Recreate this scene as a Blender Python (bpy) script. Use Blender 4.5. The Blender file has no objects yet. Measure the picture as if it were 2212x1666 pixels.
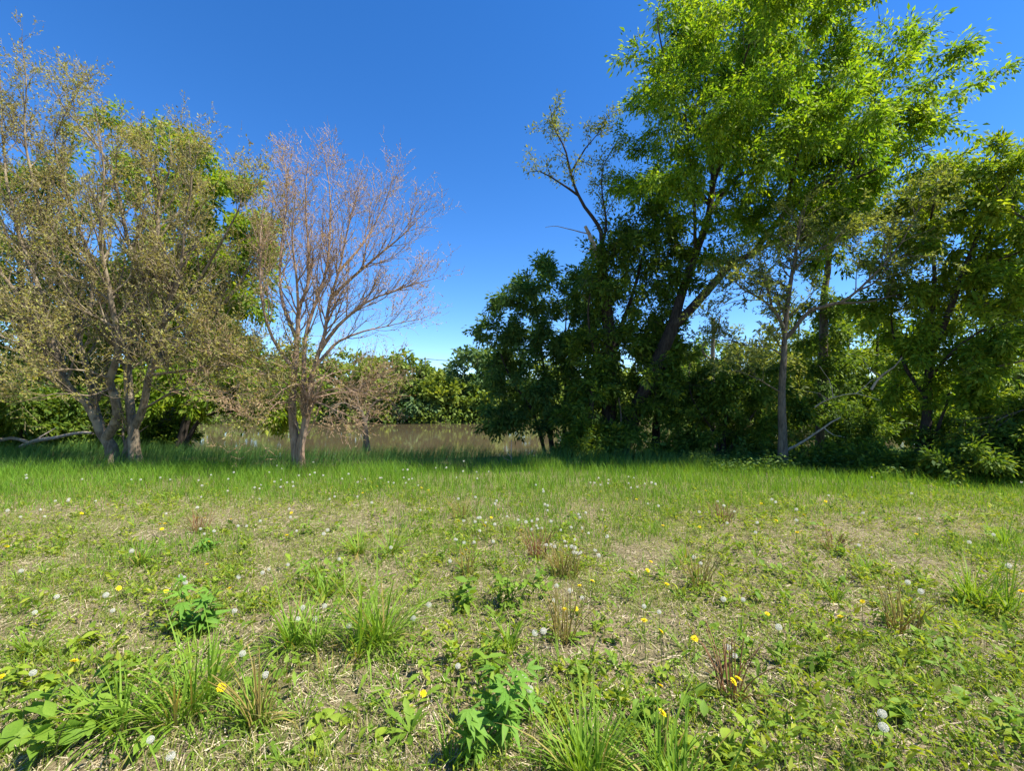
import bpy, math
import numpy as np
from mathutils import Vector, Quaternion, Euler

# ------------------------------------------------------------------ camera, sky, sun
scene = bpy.context.scene
COL = scene.collection
F = 1000.0                       # focal length in units of a 2212 px wide picture
CAM = np.array([0.0, 0.0, 1.6])
PITCH = math.atan(37.0 / 1000.0)
cam_data = bpy.data.cameras.new("camera")
cam_data.sensor_width = 36.0
cam_data.lens = 36.0 * F / 2212.0
cam_data.clip_start = 0.05
cam_data.clip_end = 3000.0
cam = bpy.data.objects.new("camera", cam_data)
cam.location = CAM
cam.rotation_euler = (math.pi / 2 + PITCH, 0, 0)
COL.objects.link(cam)
scene.camera = cam

SUN_EL, SUN_AZ = math.radians(55), math.radians(103)      # azimuth clockwise from +Y (the view direction)
SKY_STRENGTH, SUN_STRENGTH, EXPOSURE = 0.105, 5.0, 1.05
world = bpy.data.worlds.new("World")
scene.world = world
world.use_nodes = True
wn = world.node_tree
wn.nodes.clear()
w_out = wn.nodes.new("ShaderNodeOutputWorld")
w_bg = wn.nodes.new("ShaderNodeBackground")
w_sky = wn.nodes.new("ShaderNodeTexSky")
w_sky.sky_type = 'NISHITA'
w_sky.sun_disc = False
w_sky.sun_elevation = SUN_EL
w_sky.sun_rotation = SUN_AZ
w_sky.altitude = 1800
w_sky.air_density = 1.0
w_sky.dust_density = 0.0
w_sky.ozone_density = 3.0
w_hsv = wn.nodes.new("ShaderNodeHueSaturation")
w_hsv.inputs["Saturation"].default_value = 1.30
w_hsv.inputs["Value"].default_value = 1.22
w_hsv.inputs["Hue"].default_value = 0.507
w_bg.inputs["Strength"].default_value = SKY_STRENGTH
wn.links.new(w_sky.outputs[0], w_hsv.inputs["Color"])
wn.links.new(w_hsv.outputs[0], w_bg.inputs["Color"])
wn.links.new(w_bg.outputs[0], w_out.inputs["Surface"])

sun_dir = Vector((math.sin(SUN_AZ) * math.cos(SUN_EL), math.cos(SUN_AZ) * math.cos(SUN_EL), math.sin(SUN_EL)))
sun_data = bpy.data.lights.new("sun", 'SUN')
sun_data.energy = SUN_STRENGTH
sun_data.angle = math.radians(0.53)
sun_data.color = (1.0, 0.95, 0.86)
sun = bpy.data.objects.new("sun", sun_data)
sun.rotation_euler = sun_dir.to_track_quat('Z', 'Y').to_euler()
sun.location = (40, -10, 50)
COL.objects.link(sun)

scene.view_settings.view_transform = 'Standard'
scene.view_settings.look = 'None'
scene.view_settings.exposure = EXPOSURE
scene.view_settings.gamma = 1.0
scene.render.engine = 'CYCLES'
scene.cycles.max_bounces = 6
scene.cycles.diffuse_bounces = 3
scene.cycles.glossy_bounces = 2
scene.cycles.transmission_bounces = 4
scene.cycles.transparent_max_bounces = 4
scene.cycles.use_denoising = True
scene.cycles.caustics_reflective = False
scene.cycles.caustics_refractive = False

rng = np.random.default_rng(11)
WATER_Z = -0.9
FAR_BANK = 55.0

# ------------------------------------------------------------------ pixel -> place
_cp, _sp = math.cos(PITCH), math.sin(PITCH)
def ray(px, py):
    x = (px - 1106.0) / F
    y = -(py - 833.0) / F
    return np.array([x, _cp - y * _sp, _sp + y * _cp])
def at(px, py, Y):
    d = ray(px, py)
    return CAM + d * (Y / d[1])
def gnd(px, py, z=0.0):
    d = ray(px, py)
    p = CAM + d * ((z - CAM[2]) / d[2])
    return p

# ------------------------------------------------------------------ noise (numpy value noise)
_perm = np.random.default_rng(3).random((256, 256))
def vnoise(x, y, scale=1.0, seed=0):
    x = np.asarray(x, float) / scale + seed * 17.3 + 1000
    y = np.asarray(y, float) / scale + seed * 7.7 + 1000
    xi, yi = np.floor(x).astype(int), np.floor(y).astype(int)
    fx, fy = x - xi, y - yi
    fx, fy = fx * fx * (3 - 2 * fx), fy * fy * (3 - 2 * fy)
    g = lambda a, b: _perm[a % 256, b % 256]
    return ((g(xi, yi) * (1 - fx) + g(xi + 1, yi) * fx) * (1 - fy) + (g(xi, yi + 1) * (1 - fx) + g(xi + 1, yi + 1) * fx) * fy)
def fbm(x, y, scale=1.0, seed=0):
    return (vnoise(x, y, scale, seed) + 0.5 * vnoise(x, y, scale / 2.1, seed + 1) + 0.25 * vnoise(x, y, scale / 4.3, seed + 2)) / 1.75

def smooth(a, b, v):
    t = np.clip((np.asarray(v, float) - a) / (b - a), 0, 1)
    return t * t * (3 - 2 * t)
def bank_y(x):                                             # where the near bank begins to fall to the river
    x = np.asarray(x, float)
    return 14.9 + 0.6 * np.sin(x * 0.35) + 9.0 * smooth(-10.5, -17, x) + 1.2 * smooth(2, 8, x) + 3 * smooth(14, 30, x)
def ground_z(x, y):
    x = np.asarray(x, float); y = np.asarray(y, float)
    bumps = (fbm(x, y, 1.6, 5) - 0.5) * 0.09 + (vnoise(x, y, 0.35, 9) - 0.5) * 0.025
    b = bank_y(x)
    fall = smooth(b - 1.2, b + 3.2, y) * 2.0
    far_edge = FAR_BANK + 1.6 * (fbm(x, x * 0 + 3, 9, 2) - 0.5)
    rise = smooth(far_edge - 2.0, far_edge + 2.2, y) * 2.3
    swell = smooth(70, 300, y) * 3.0 * fbm(x, y, 80, 4)
    return bumps * (1 - smooth(60, 80, y)) - fall + rise + swell

# ------------------------------------------------------------------ scene helpers
def tag(o, label=None, cat=None, group=None, kind=None):
    if label: o["label"] = label
    if cat: o["category"] = cat
    if group: o["group"] = group
    if kind: o["kind"] = kind
    return o
def empty(name, loc, label=None, cat=None, group=None, rz=0.0):
    o = bpy.data.objects.new(name, None)
    o.empty_display_size = 0.2
    o.location = loc
    o.rotation_euler = (0, 0, rz)
    COL.objects.link(o)
    return tag(o, label, cat, group)
def mesh_np(name, V, faces, mat=None, smooth_shade=False):
    """faces: list of integer arrays (N,k)"""
    me = bpy.data.meshes.new(name)
    V = np.asarray(V, np.float32)
    faces = [np.asarray(f, np.int32) for f in faces if len(f)]
    me.vertices.add(len(V)); me.vertices.foreach_set("co", V.ravel())
    nl = sum(f.size for f in faces); nf = sum(len(f) for f in faces)
    me.loops.add(nl); me.polygons.add(nf)
    me.loops.foreach_set("vertex_index", np.concatenate([f.ravel() for f in faces]))
    tot = np.concatenate([np.full(len(f), f.shape[1], np.int32) for f in faces])
    me.polygons.foreach_set("loop_start", (np.cumsum(tot) - tot).astype(np.int32))
    if smooth_shade:
        me.polygons.foreach_set("use_smooth", np.ones(nf, bool))
    me.update(calc_edges=True)
    if mat: me.materials.append(mat)
    return me
def add(name, me, parent=None, loc=(0, 0, 0), rot=None, scale=None):
    o = bpy.data.objects.new(name, me)
    o.location = loc
    if rot is not None: o.rotation_euler = rot
    if scale is not None: o.scale = scale
    if parent is not None: o.parent = parent
    COL.objects.link(o)
    return o
def unit(v):
    return v / np.maximum(np.linalg.norm(v, axis=-1, keepdims=True), 1e-9)

# ------------------------------------------------------------------ materials
def new_mat(name):
    m = bpy.data.materials.new(name)
    m.use_nodes = True
    m.node_tree.nodes.clear()
    out = m.node_tree.nodes.new("ShaderNodeOutputMaterial")
    return m, m.node_tree, out
def ramp(nt, cols, fac):
    r = nt.nodes.new("ShaderNodeValToRGB")
    el = r.color_ramp.elements
    while len(el) < len(cols): el.new(0.5)
    for e, (p, c) in zip(el, cols):
        e.position = p; e.color = (*c, 1)
    nt.links.new(fac, r.inputs[0])
    return r
def leaf_mat(name, cols, trans=0.4, rough=0.6, noise_scale=0.6, noise_amt=0.5, spec=0.18, tcol=(1.55, 1.4, 0.5)):
    """diffuse + light coming through the blade; each leaf has its own tint, and boughs drift in hue"""
    m, nt, out = new_mat(name)
    N, L = nt.nodes, nt.links
    geo = N.new("ShaderNodeNewGeometry")
    tc = N.new("ShaderNodeTexCoord")
    no = N.new("ShaderNodeTexNoise"); no.inputs["Scale"].default_value = noise_scale; no.inputs["Detail"].default_value = 2
    L.new(tc.outputs["Object"], no.inputs["Vector"])
    mx = N.new("ShaderNodeMix"); mx.data_type = 'FLOAT'; mx.inputs[0].default_value = noise_amt
    L.new(geo.outputs["Random Per Island"], mx.inputs[2]); L.new(no.outputs["Fac"], mx.inputs[3])
    r = ramp(nt, cols, mx.outputs[0])
    bs = N.new("ShaderNodeBsdfPrincipled")
    bs.inputs["Roughness"].default_value = rough
    bs.inputs["Specular IOR Level"].default_value = spec
    L.new(r.outputs[0], bs.inputs["Base Color"])
    tr = N.new("ShaderNodeBsdfTranslucent")
    mul = N.new("ShaderNodeMix"); mul.data_type = 'RGBA'; mul.blend_type = 'MULTIPLY'; mul.inputs[0].default_value = 1.0
    L.new(r.outputs[0], mul.inputs[6]); mul.inputs[7].default_value = (*tcol, 1)
    L.new(mul.outputs[2], tr.inputs["Color"])
    ms = N.new("ShaderNodeMixShader"); ms.inputs[0].default_value = trans
    L.new(bs.outputs[0], ms.inputs[1]); L.new(tr.outputs[0], ms.inputs[2])
    L.new(ms.outputs[0], out.inputs["Surface"])
    return m
def bark_mat(name, dark, light, scale=9.0, stretch=0.22, bump=0.6, patch=None):
    m, nt, out = new_mat(name)
    N, L = nt.nodes, nt.links
    tc = N.new("ShaderNodeTexCoord")
    mp = N.new("ShaderNodeMapping"); mp.inputs["Scale"].default_value = (1, 1, stretch)
    L.new(tc.outputs["Object"], mp.inputs["Vector"])
    no = N.new("ShaderNodeTexNoise"); no.inputs["Scale"].default_value = scale * 2.2; no.inputs["Detail"].default_value = 6; no.inputs["Roughness"].default_value = 0.65
    L.new(mp.outputs[0], no.inputs["Vector"])
    r = ramp(nt, [(0.33, dark), (0.66, light)], no.outputs["Fac"])
    col = r.outputs[0]
    if patch:
        n2 = N.new("ShaderNodeTexNoise"); n2.inputs["Scale"].default_value = 3.0; n2.inputs["Detail"].default_value = 3
        L.new(tc.outputs["Object"], n2.inputs["Vector"])
        r2 = ramp(nt, [(0.52, (0, 0, 0)), (0.64, (1, 1, 1))], n2.outputs["Fac"])
        mx = N.new("ShaderNodeMix"); mx.data_type = 'RGBA'
        L.new(r2.outputs[0], mx.inputs[0]); L.new(col, mx.inputs[6]); mx.inputs[7].default_value = (*patch, 1)
        col = mx.outputs[2]
    bs = N.new("ShaderNodeBsdfPrincipled"); bs.inputs["Roughness"].default_value = 0.9
    bs.inputs["Specular IOR Level"].default_value = 0.2
    L.new(col, bs.inputs["Base Color"])
    bp = N.new("ShaderNodeBump"); bp.inputs["Strength"].default_value = bump; bp.inputs["Distance"].default_value = 0.03
    L.new(no.outputs["Fac"], bp.inputs["Height"]); L.new(bp.outputs[0], bs.inputs["Normal"])
    L.new(bs.outputs[0], out.inputs["Surface"])
    return m

M = {}
M['leaf_maple'] = leaf_mat('maple_leaf', [(0.26, (0.09, 0.18, 0.018)), (0.5, (0.17, 0.285, 0.022)), (0.74, (0.31, 0.385, 0.028))], trans=0.52, tcol=(1.5, 1.5, 0.45))
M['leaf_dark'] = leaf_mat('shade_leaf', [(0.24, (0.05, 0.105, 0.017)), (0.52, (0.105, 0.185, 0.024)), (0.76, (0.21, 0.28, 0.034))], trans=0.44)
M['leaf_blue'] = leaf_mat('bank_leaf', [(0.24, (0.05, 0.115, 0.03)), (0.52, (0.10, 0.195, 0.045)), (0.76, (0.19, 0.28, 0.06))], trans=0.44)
M['leaf_bright'] = leaf_mat('bright_leaf', [(0.24, (0.10, 0.19, 0.018)), (0.5, (0.185, 0.29, 0.024)), (0.76, (0.31, 0.37, 0.034))], trans=0.48)
M['leaf_olive'] = leaf_mat('olive_leaf', [(0.2, (0.20, 0.165, 0.06)), (0.42, (0.31, 0.28, 0.075)), (0.62, (0.40, 0.36, 0.14)), (0.82, (0.34, 0.38, 0.06))], trans=0.36, noise_amt=0.35)
M['leaf_tan'] = leaf_mat('dry_leaf', [(0.2, (0.27, 0.17, 0.08)), (0.5, (0.42, 0.29, 0.15)), (0.8, (0.48, 0.38, 0.19))], trans=0.25, noise_amt=0.3)
M['leaf_pale'] = leaf_mat('pale_leaf', [(0.2, (0.11, 0.16, 0.04)), (0.5, (0.19, 0.24, 0.06)), (0.8, (0.28, 0.30, 0.08))], trans=0.45)
M['leaf_far_yellow'] = leaf_mat('far_yellow_leaf', [(0.2, (0.13, 0.185, 0.025)), (0.5, (0.20, 0.265, 0.04)), (0.8, (0.28, 0.325, 0.06))], trans=0.35, noise_scale=0.35)
M['leaf_far'] = leaf_mat('far_leaf', [(0.2, (0.09, 0.15, 0.025)), (0.5, (0.16, 0.235, 0.035)), (0.8, (0.25, 0.31, 0.06))], trans=0.35, noise_scale=0.3)
M['leaf_far_blue'] = leaf_mat('far_blue_leaf', [(0.2, (0.06, 0.12, 0.045)), (0.5, (0.105, 0.185, 0.06)), (0.8, (0.17, 0.24, 0.08))], trans=0.3, noise_scale=0.3)
M['bark_grey'] = bark_mat('grey_brown_bark', (0.085, 0.062, 0.038), (0.25, 0.195, 0.125), patch=(0.28, 0.225, 0.145))
M['bark_pink'] = bark_mat('pinkish_bark', (0.16, 0.10, 0.062), (0.38, 0.265, 0.175), patch=(0.42, 0.29, 0.20))
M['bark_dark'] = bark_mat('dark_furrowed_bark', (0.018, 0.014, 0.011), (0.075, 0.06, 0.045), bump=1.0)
M['bark_mid'] = bark_mat('mid_brown_bark', (0.055, 0.045, 0.032), (0.19, 0.155, 0.11), bump=0.9)
M['bark_dead'] = bark_mat('weathered_dead_wood', (0.20, 0.16, 0.115), (0.46, 0.39, 0.29))
M['twig'] = bark_mat('twig_bark', (0.28, 0.21, 0.12), (0.47, 0.38, 0.23), bump=0.1)
M['twig_pink'] = bark_mat('pinkish_twig_bark', (0.36, 0.225, 0.13), (0.58, 0.40, 0.25), bump=0.1)
M['twig_dark'] = bark_mat('dark_twig_bark', (0.04, 0.032, 0.022), (0.11, 0.09, 0.06), bump=0.1)
# ------------------------------------------------------------------ geometry makers
def resample(pts, step=0.25, wob=0.0, g=rng):
    """Catmull-Rom through pts (n,3[+r]) with even steps"""
    P = np.asarray(pts, float)
    if len(P) == 2: P = np.array([P[0], P[0] * 0.5 + P[1] * 0.5, P[1]])
    Q = np.vstack([2 * P[0] - P[1], P, 2 * P[-1] - P[-2]])
    out = []
    for i in range(1, len(Q) - 2):
        n = max(2, int(np.linalg.norm(Q[i + 1][:3] - Q[i][:3]) / step))
        t = np.linspace(0, 1, n, endpoint=False)[:, None]
        a, b, c, d = Q[i - 1], Q[i], Q[i + 1], Q[i + 2]
        out.append(0.5 * (2 * b + (c - a) * t + (2 * a - 5 * b + 4 * c - d) * t ** 2 + (3 * b - a - 3 * c + d) * t ** 3))
    out.append(P[-1:])
    R = np.vstack(out)
    if wob:
        w = g.normal(0, wob, R[:, :3].shape)
        w = (w + np.roll(w, 1, 0) + np.roll(w, -1, 0)) / 2
        w[0] = 0; w[-1] = 0
        R[:, :3] += w
    return R
def tubes(paths, sides):
    groups = {}
    for p, r in paths:
        groups.setdefault(len(p), []).append((p, r))
    Vs, Fs, off = [], [], 0
    for n, g in groups.items():
        P = np.array([a for a, _ in g]); R = np.array([b for _, b in g])
        v, f = tube_batch(P, R, sides)
        Vs.append(v); Fs.append(f + off); off += len(v)
    return np.vstack(Vs), np.vstack(Fs)
def tube_batch(P, R, sides):
    B, n, _ = P.shape
    T = unit(np.gradient(P, axis=1))
    D = unit(P[:, -1] - P[:, 0])
    ref = np.where(np.abs(D[:, 2:3]) < 0.75, np.array([[0, 0, 1.0]]), np.array([[1.0, 0, 0]]))[:, None, :]
    U = unit(np.cross(T, np.broadcast_to(ref, T.shape)))
    W = np.cross(T, U)
    a = np.arange(sides) * 2 * math.pi / sides
    ring = P[:, :, None, :] + R[:, :, None, None] * (np.cos(a)[None, None, :, None] * U[:, :, None, :] + np.sin(a)[None, None, :, None] * W[:, :, None, :])
    idx = np.arange(B * n * sides).reshape(B, n, sides)
    A = idx[:, :-1, :]; Bn = idx[:, 1:, :]
    f = np.stack([A, np.roll(A, -1, 2), np.roll(Bn, -1, 2), Bn], -1).reshape(-1, 4)
    return ring.reshape(-1, 3), f
def trunk_mesh(name, paths, mat, sides=14, rough=0.055, flare=0.4, g=rng):
    """thick stems: rings with lumps, a root flare where the stem meets the ground"""
    Vs, Fs, off = [], [], 0
    for k, (P, R) in enumerate(paths):
        P = P[None]; Rr = np.array(R)[None].copy()
        v, f = tube_batch(P, Rr, sides)
        n = P.shape[1]
        v = v.reshape(n, sides, 3); c = P[0][:, None, :]
        ang = np.arange(sides)
        s = np.cumsum(np.r_[0, np.linalg.norm(np.diff(P[0], axis=0), axis=1)])
        lump = 1 + rough * (2 * vnoise(ang[None, :] * 1.7 + k * 9, s[:, None] * 2.2, 1.6, 21 + k) - 1) + rough * 0.6 * (2 * vnoise(ang[None, :] * 2.9, s[:, None] * 6, 1.3, 5 + k) - 1)
        lump[:, -1] = lump[:, 0] * 0.5 + lump[:, -2] * 0.5
        if flare and k in flare_set:
            fl = flare * np.exp(-s / 0.22)[:, None] * (0.6 + 0.8 * vnoise(ang[None, :] * 1.1, s[:, None] * 0, 1.0, 40 + k))
            lump = lump + fl
        v = c + (v - c) * lump[:, :, None]
        Vs.append(v.reshape(-1, 3)); Fs.append(f + off); off += n * sides
    return mesh_np(name, np.vstack(Vs), [np.vstack(Fs)], mat, True)
flare_set = {0}
def leaf_quads(C, D, Nn, L, wr=0.42, fold=0.18):
    """folded diamond leaves: base C, axis D, face normal Nn, length L"""
    D = unit(D)
    S = unit(np.cross(D, Nn)); Nn = np.cross(S, D)
    L = np.asarray(L)[:, None]
    w = L * wr * 0.5
    mid = C + D * L * 0.45
    a = C; b = mid + S * w + Nn * w * fold * 2; c = C + D * L - Nn * L * 0.12; d = mid - S * w + Nn * w * fold * 2
    V = np.stack([a, b, c, d], 1).reshape(-1, 3)
    F_ = np.arange(len(V)).reshape(-1, 4)
    return V, F_
def rand_dirs(n, g=rng):
    return unit(g.normal(size=(n, 3)))
def cluster_leaves(C, per, rad, leaf, g, droop=0.35, flat=0.75, sprigs=6, wr=0.42, up=0.6, out_from=None):
    """each cluster: a few short sprays, each spray a row of leaves"""
    m = len(C)
    k = max(1, per // sprigs)
    c = np.repeat(C, sprigs, 0)
    d0 = rand_dirs(len(c), g); d0[:, 2] = d0[:, 2] * flat
    if out_from is not None:
        o = unit(c - out_from); d0 = unit(d0 + 0.55 * o)
    sp = c + d0 * (rad * g.random((len(c), 1)) ** 0.6) * np.array([1, 1, flat])
    sd = unit(d0 + g.normal(0, 0.5, d0.shape) + np.array([0, 0, -droop]))
    q = np.repeat(sp, k, 0); qd = np.repeat(sd, k, 0)
    t = g.random((len(q), 1))
    pos = q + qd * t * rad * 0.8 + g.normal(0, rad * 0.09, q.shape)
    ax = unit(qd * 0.8 + g.normal(0, 0.75, q.shape) + np.array([0, 0, -droop]))
    nn = unit(g.normal(0, 0.7, q.shape) + np.array([0, 0, up]))
    L = leaf * g.uniform(0.6, 1.25, len(q))
    return leaf_quads(pos, ax, nn, L, wr)
def blade_quads(P, H, Wd, lean, bend, az, segs=2, twist=0.0):
    """grass blades as tapering ribbons; lean = horizontal travel of the tip over height"""
    n = len(P)
    H = np.asarray(H)[:, None]; Wd = np.asarray(Wd)[:, None]
    ld = np.stack([np.cos(az), np.sin(az), 0 * az], 1)
    face = az + math.pi / 2 + rng.normal(0, 0.7, n)
    sd = np.stack([np.cos(face), np.sin(face), 0 * face], 1)
    lean = np.asarray(lean)[:, None]; bend = np.asarray(bend)
    rows = []
    for i in range(segs + 1):
        t = i / segs
        h = (t - 0.35 * bend[:, None] * t * t)
        c = P + np.array([0, 0, 1.0]) * H * h + ld * H * lean * (t ** 1.8)
        if i < segs:
            w = Wd * 0.5 * (1 - 0.75 * t ** 1.5)
            rows.append(c - sd * w); rows.append(c + sd * w)
        else:
            rows.append(c)
    V = np.stack(rows, 1)
    per = V.shape[1]
    base = (np.arange(n) * per)[:, None]
    quads = [base + np.array([[2 * i, 2 * i + 1, 2 * i + 3, 2 * i + 2]]) for i in range(segs - 1)]
    tris = base + np.array([[2 * (segs - 1), 2 * (segs - 1) + 1, 2 * segs]])
    return V.reshape(-1, 3), ([np.vstack(quads)] if quads else []) + [tris]
def merge(parts):
    """[(V,[faces..])] -> V, faces grouped by size"""
    Vs, by, off = [], {}, 0
    for V, fs in parts:
        Vs.append(V)
        for f in fs: by.setdefault(f.shape[1], []).append(f + off)
        off += len(V)
    return np.vstack(Vs), [np.vstack(x) for x in by.values()]

# ------------------------------------------------------------------ branching
def grow(parents, dens, length, angle, up, nseg, wob, rr, tmin=0.2, taper=0.45, g=rng, tip_r=0.25, bias=None, maxr=1.0):
    """children of polylines (list of (P,R)); returns list of (P,R)"""
    st, tg, rad, ln = [], [], [], []
    for P, R in parents:
        seg = np.linalg.norm(np.diff(P, axis=0), axis=1); tot = seg.sum()
        n = g.poisson(dens * tot * (1 - tmin))
        if n == 0: continue
        t = tmin + (1 - tmin) * g.random(n)
        s = np.r_[0, np.cumsum(seg)] / tot
        i = np.clip(np.searchsorted(s, t) - 1, 0, len(P) - 2)
        u = ((t - s[i]) / np.maximum(s[i + 1] - s[i], 1e-6))[:, None]
        st.append(P[i] * (1 - u) + P[i + 1] * u)
        tg.append(unit(P[i + 1] - P[i]))
        rad.append(R[i] * (1 - u[:, 0]) + R[i + 1] * u[:, 0])
        ln.append(length * g.uniform(0.55, 1.25, n) * (1 - taper * t))
    if not st: return []
    S, T, r, L = np.vstack(st), np.vstack(tg), np.concatenate(rad), np.concatenate(ln)
    n = len(S)
    perp = unit(np.cross(T, rand_dirs(n, g)))
    a = (angle * g.uniform(0.6, 1.35, n))[:, None]
    d = T * np.cos(a) + perp * np.sin(a)
    if bias is not None: d = unit(d + bias)
    r0 = np.minimum(r * rr, maxr)
    pts = [S]
    for k in range(nseg):
        d = unit(d + g.normal(0, wob, d.shape) + np.array([0, 0, up]))
        pts.append(pts[-1] + d * (L / nseg)[:, None])
    P = np.stack(pts, 1)
    R = r0[:, None] * np.linspace(1, tip_r, nseg + 1)[None, :]
    return [(P[i], R[i]) for i in range(n)]
def along(paths, per_m, g, tmin=0.15):
    """random places along polylines: position, tangent"""
    C, D = [], []
    groups = {}
    for P, R in paths: groups.setdefault(len(P), []).append(P)
    for n, ps in groups.items():
        P = np.array(ps)
        seg = np.linalg.norm(np.diff(P, axis=1), axis=2)
        cnt = g.poisson(seg * per_m)
        b, s = np.nonzero(cnt)
        rep = cnt[b, s]
        b = np.repeat(b, rep); s = np.repeat(s, rep)
        u = g.random((len(b), 1))
        C.append(P[b, s] * (1 - u) + P[b, s + 1] * u)
        D.append(unit(P[b, s + 1] - P[b, s]))
    return np.vstack(C), np.vstack(D)
def attach(nodes, ndir, nrad, targets, g, r_scale=0.011, sag=0.0, npts=5, collect=None, pen=0.8):
    """join each target to the nearest suitable node with a curved branch"""
    nodes = list(nodes); ndir = list(ndir); nrad = list(nrad)
    NA = np.array(nodes); ND = np.array(ndir); NR = np.array(nrad)
    dist = np.array([np.min(np.sum((NA - t) ** 2, 1)) for t in targets])
    cap = len(NA) + len(targets) * (npts - 1)
    A = np.zeros((cap, 3)); Dn = np.zeros((cap, 3)); Rn = np.zeros(cap)
    m = len(NA); A[:m] = NA; Dn[:m] = ND; Rn[:m] = NR
    out = []
    for ti in np.argsort(dist):
        t = targets[ti]
        v = t - A[:m]
        l = np.linalg.norm(v, axis=1) + 1e-6
        cs = np.sum(v * Dn[:m], 1) / l
        cost = l * (1 + pen * (1 - cs)) + 0.25 * np.maximum(0, A[:m, 2] - t[2] - 0.2)
        i = int(np.argmin(cost))
        p0 = A[i]; ll = l[i]
        c1 = p0 + (unit(Dn[i] * 0.8 + unit(v[i])) * ll * 0.4) + np.array([0, 0, -sag * ll])
        s = np.linspace(0, 1, npts)[:, None]
        P = (1 - s) ** 2 * p0 + 2 * s * (1 - s) * c1 + s ** 2 * t
        P[1:-1] += g.normal(0, 0.03 * ll, (npts - 2, 3))
        r0 = min(Rn[i] * 0.72, 0.006 + r_scale * ll)
        R = np.linspace(r0, max(r0 * 0.35, 0.004), npts)
        out.append((P, R))
        dd = unit(np.gradient(P, axis=0))
        A[m:m + npts - 1] = P[1:]; Dn[m:m + npts - 1] = dd[1:]; Rn[m:m + npts - 1] = R[1:]
        m += npts - 1
    return out, (A[:m], Dn[:m], Rn[:m])
def limb_px(pts, r0, r1, step=0.3, wob=0.015, g=rng):
    """pts: (px,py,Y) in the picture's 2212x1666 frame -> polyline with radii"""
    P = np.array([at(*p) for p in pts])
    P = resample(P, step, wob, g)
    s = np.linspace(0, 1, len(P))
    return P, r1 + (r0 - r1) * (1 - s) ** 1.3
def blob_targets(blobs, n, g, shell=0.5, shrink=0.86):
    """blobs: (px,py,Y,rx_px,ry_px,depth_m[,weight]) -> points spread through the crown"""
    w = np.array([(b[3] * b[4] * (b[6] if len(b) > 6 else 1.0)) for b in blobs], float)
    k = g.choice(len(blobs), n, p=w / w.sum())
    B = np.array([b[:6] for b in blobs], float)[k]
    d = rand_dirs(n, g) * (g.random((n, 1)) ** (1 / 3 * (1 - shell) + 0.12))
    out = np.empty((n, 3))
    for i in range(n):
        c = at(B[i, 0], B[i, 1], B[i, 2])
        sc = B[i, 2] / F
        out[i] = c + d[i] * np.array([B[i, 3] * sc, B[i, 5], B[i, 4] * sc]) * shrink
    return out
def leafy_tree(name, label, limbs, blobs, boughs, clusters, per, leaf, leaf_m, bark_m, seed, rad=0.45, cat="tree", group=None,
               droop=0.35, wr=0.42, trunk_limbs=1, sides=14, twig_m=None, sag=0.0, shell=0.45, sprigs=6, r_scale=0.011, flat=0.75, up=0.6, base=None, bough_f=3.2, s_dens=0.95):
    """limbs: list of (P,R) with the trunk(s) first; crown of clusters through the blobs, every cluster carried by a branch"""
    global flare_set
    g = np.random.default_rng(seed)
    base = limbs[0][0][0] if base is None else base
    root = empty(name, base, label, cat, group)
    flare_set = set(range(trunk_limbs))
    o = add("trunk", trunk_mesh(name + "_trunk", [(P - base, R) for P, R in limbs], bark_m, sides), root)
    nodes = np.vstack([P[len(P) // 4:] for P, R in limbs]); nr = np.concatenate([R[len(R) // 4:] for P, R in limbs])
    nd = np.vstack([unit(np.gradient(P, axis=0))[len(P) // 4:] for P, R in limbs])
    b1, st = attach(nodes, nd, nr, blob_targets(blobs, int(boughs * bough_f), g, shell), g, r_scale, sag, 5)
    s1 = grow(b1, dens=s_dens / rad, length=rad * 2.4, angle=0.75, up=-0.05 - sag, nseg=4, wob=0.16, rr=0.6, tmin=0.3, taper=0.35, g=g, tip_r=0.35, maxr=0.012)
    s2 = grow(s1, dens=2.4 / rad, length=rad * 1.05, angle=0.8, up=-0.08 - sag, nseg=2, wob=0.2, rr=0.6, tmin=0.1, taper=0.3, g=g, tip_r=0.5, maxr=0.005)
    V1, F1 = tubes([(P - base, R) for P, R in b1], 4)
    V2, F2 = tubes([(P - base, np.maximum(R, 0.003)) for P, R in (s1 if leaf > .3 else s1 + s2)], 3)
    V, Fq = merge([(V1, [F1]), (V2, [F2])])
    add("branches", mesh_np(name + "_branches", V, Fq, twig_m or bark_m, True), root)["kind"] = "stuff"
    tot = sum(np.linalg.norm(np.diff(P, axis=0), axis=1).sum() for P, R in s1 + s2)
    C, D = along(s1 + s2, clusters * per / max(tot, 1e-3), g)
    n = len(C)
    off = rand_dirs(n, g) * np.where(g.random(n) < 0.45, rad * 0.55 * g.random(n) ** 0.5, leaf * g.uniform(0.1, 1.0, n))[:, None]
    ax = unit(D * 0.6 + unit(off) * 0.8 + np.array([0, 0, -droop]))
    nn = unit(g.normal(0, 0.55, C.shape) + np.array([0, 0, up]))
    V, Fq = leaf_quads(C + off - base, ax, nn, leaf * np.clip(g.lognormal(0, 0.33, n), 0.45, 1.9), wr)
    cr = add("crown", mesh_np(name + "_crown", V, [Fq], leaf_m), root)
    cr["kind"] = "stuff"
    return root

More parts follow.
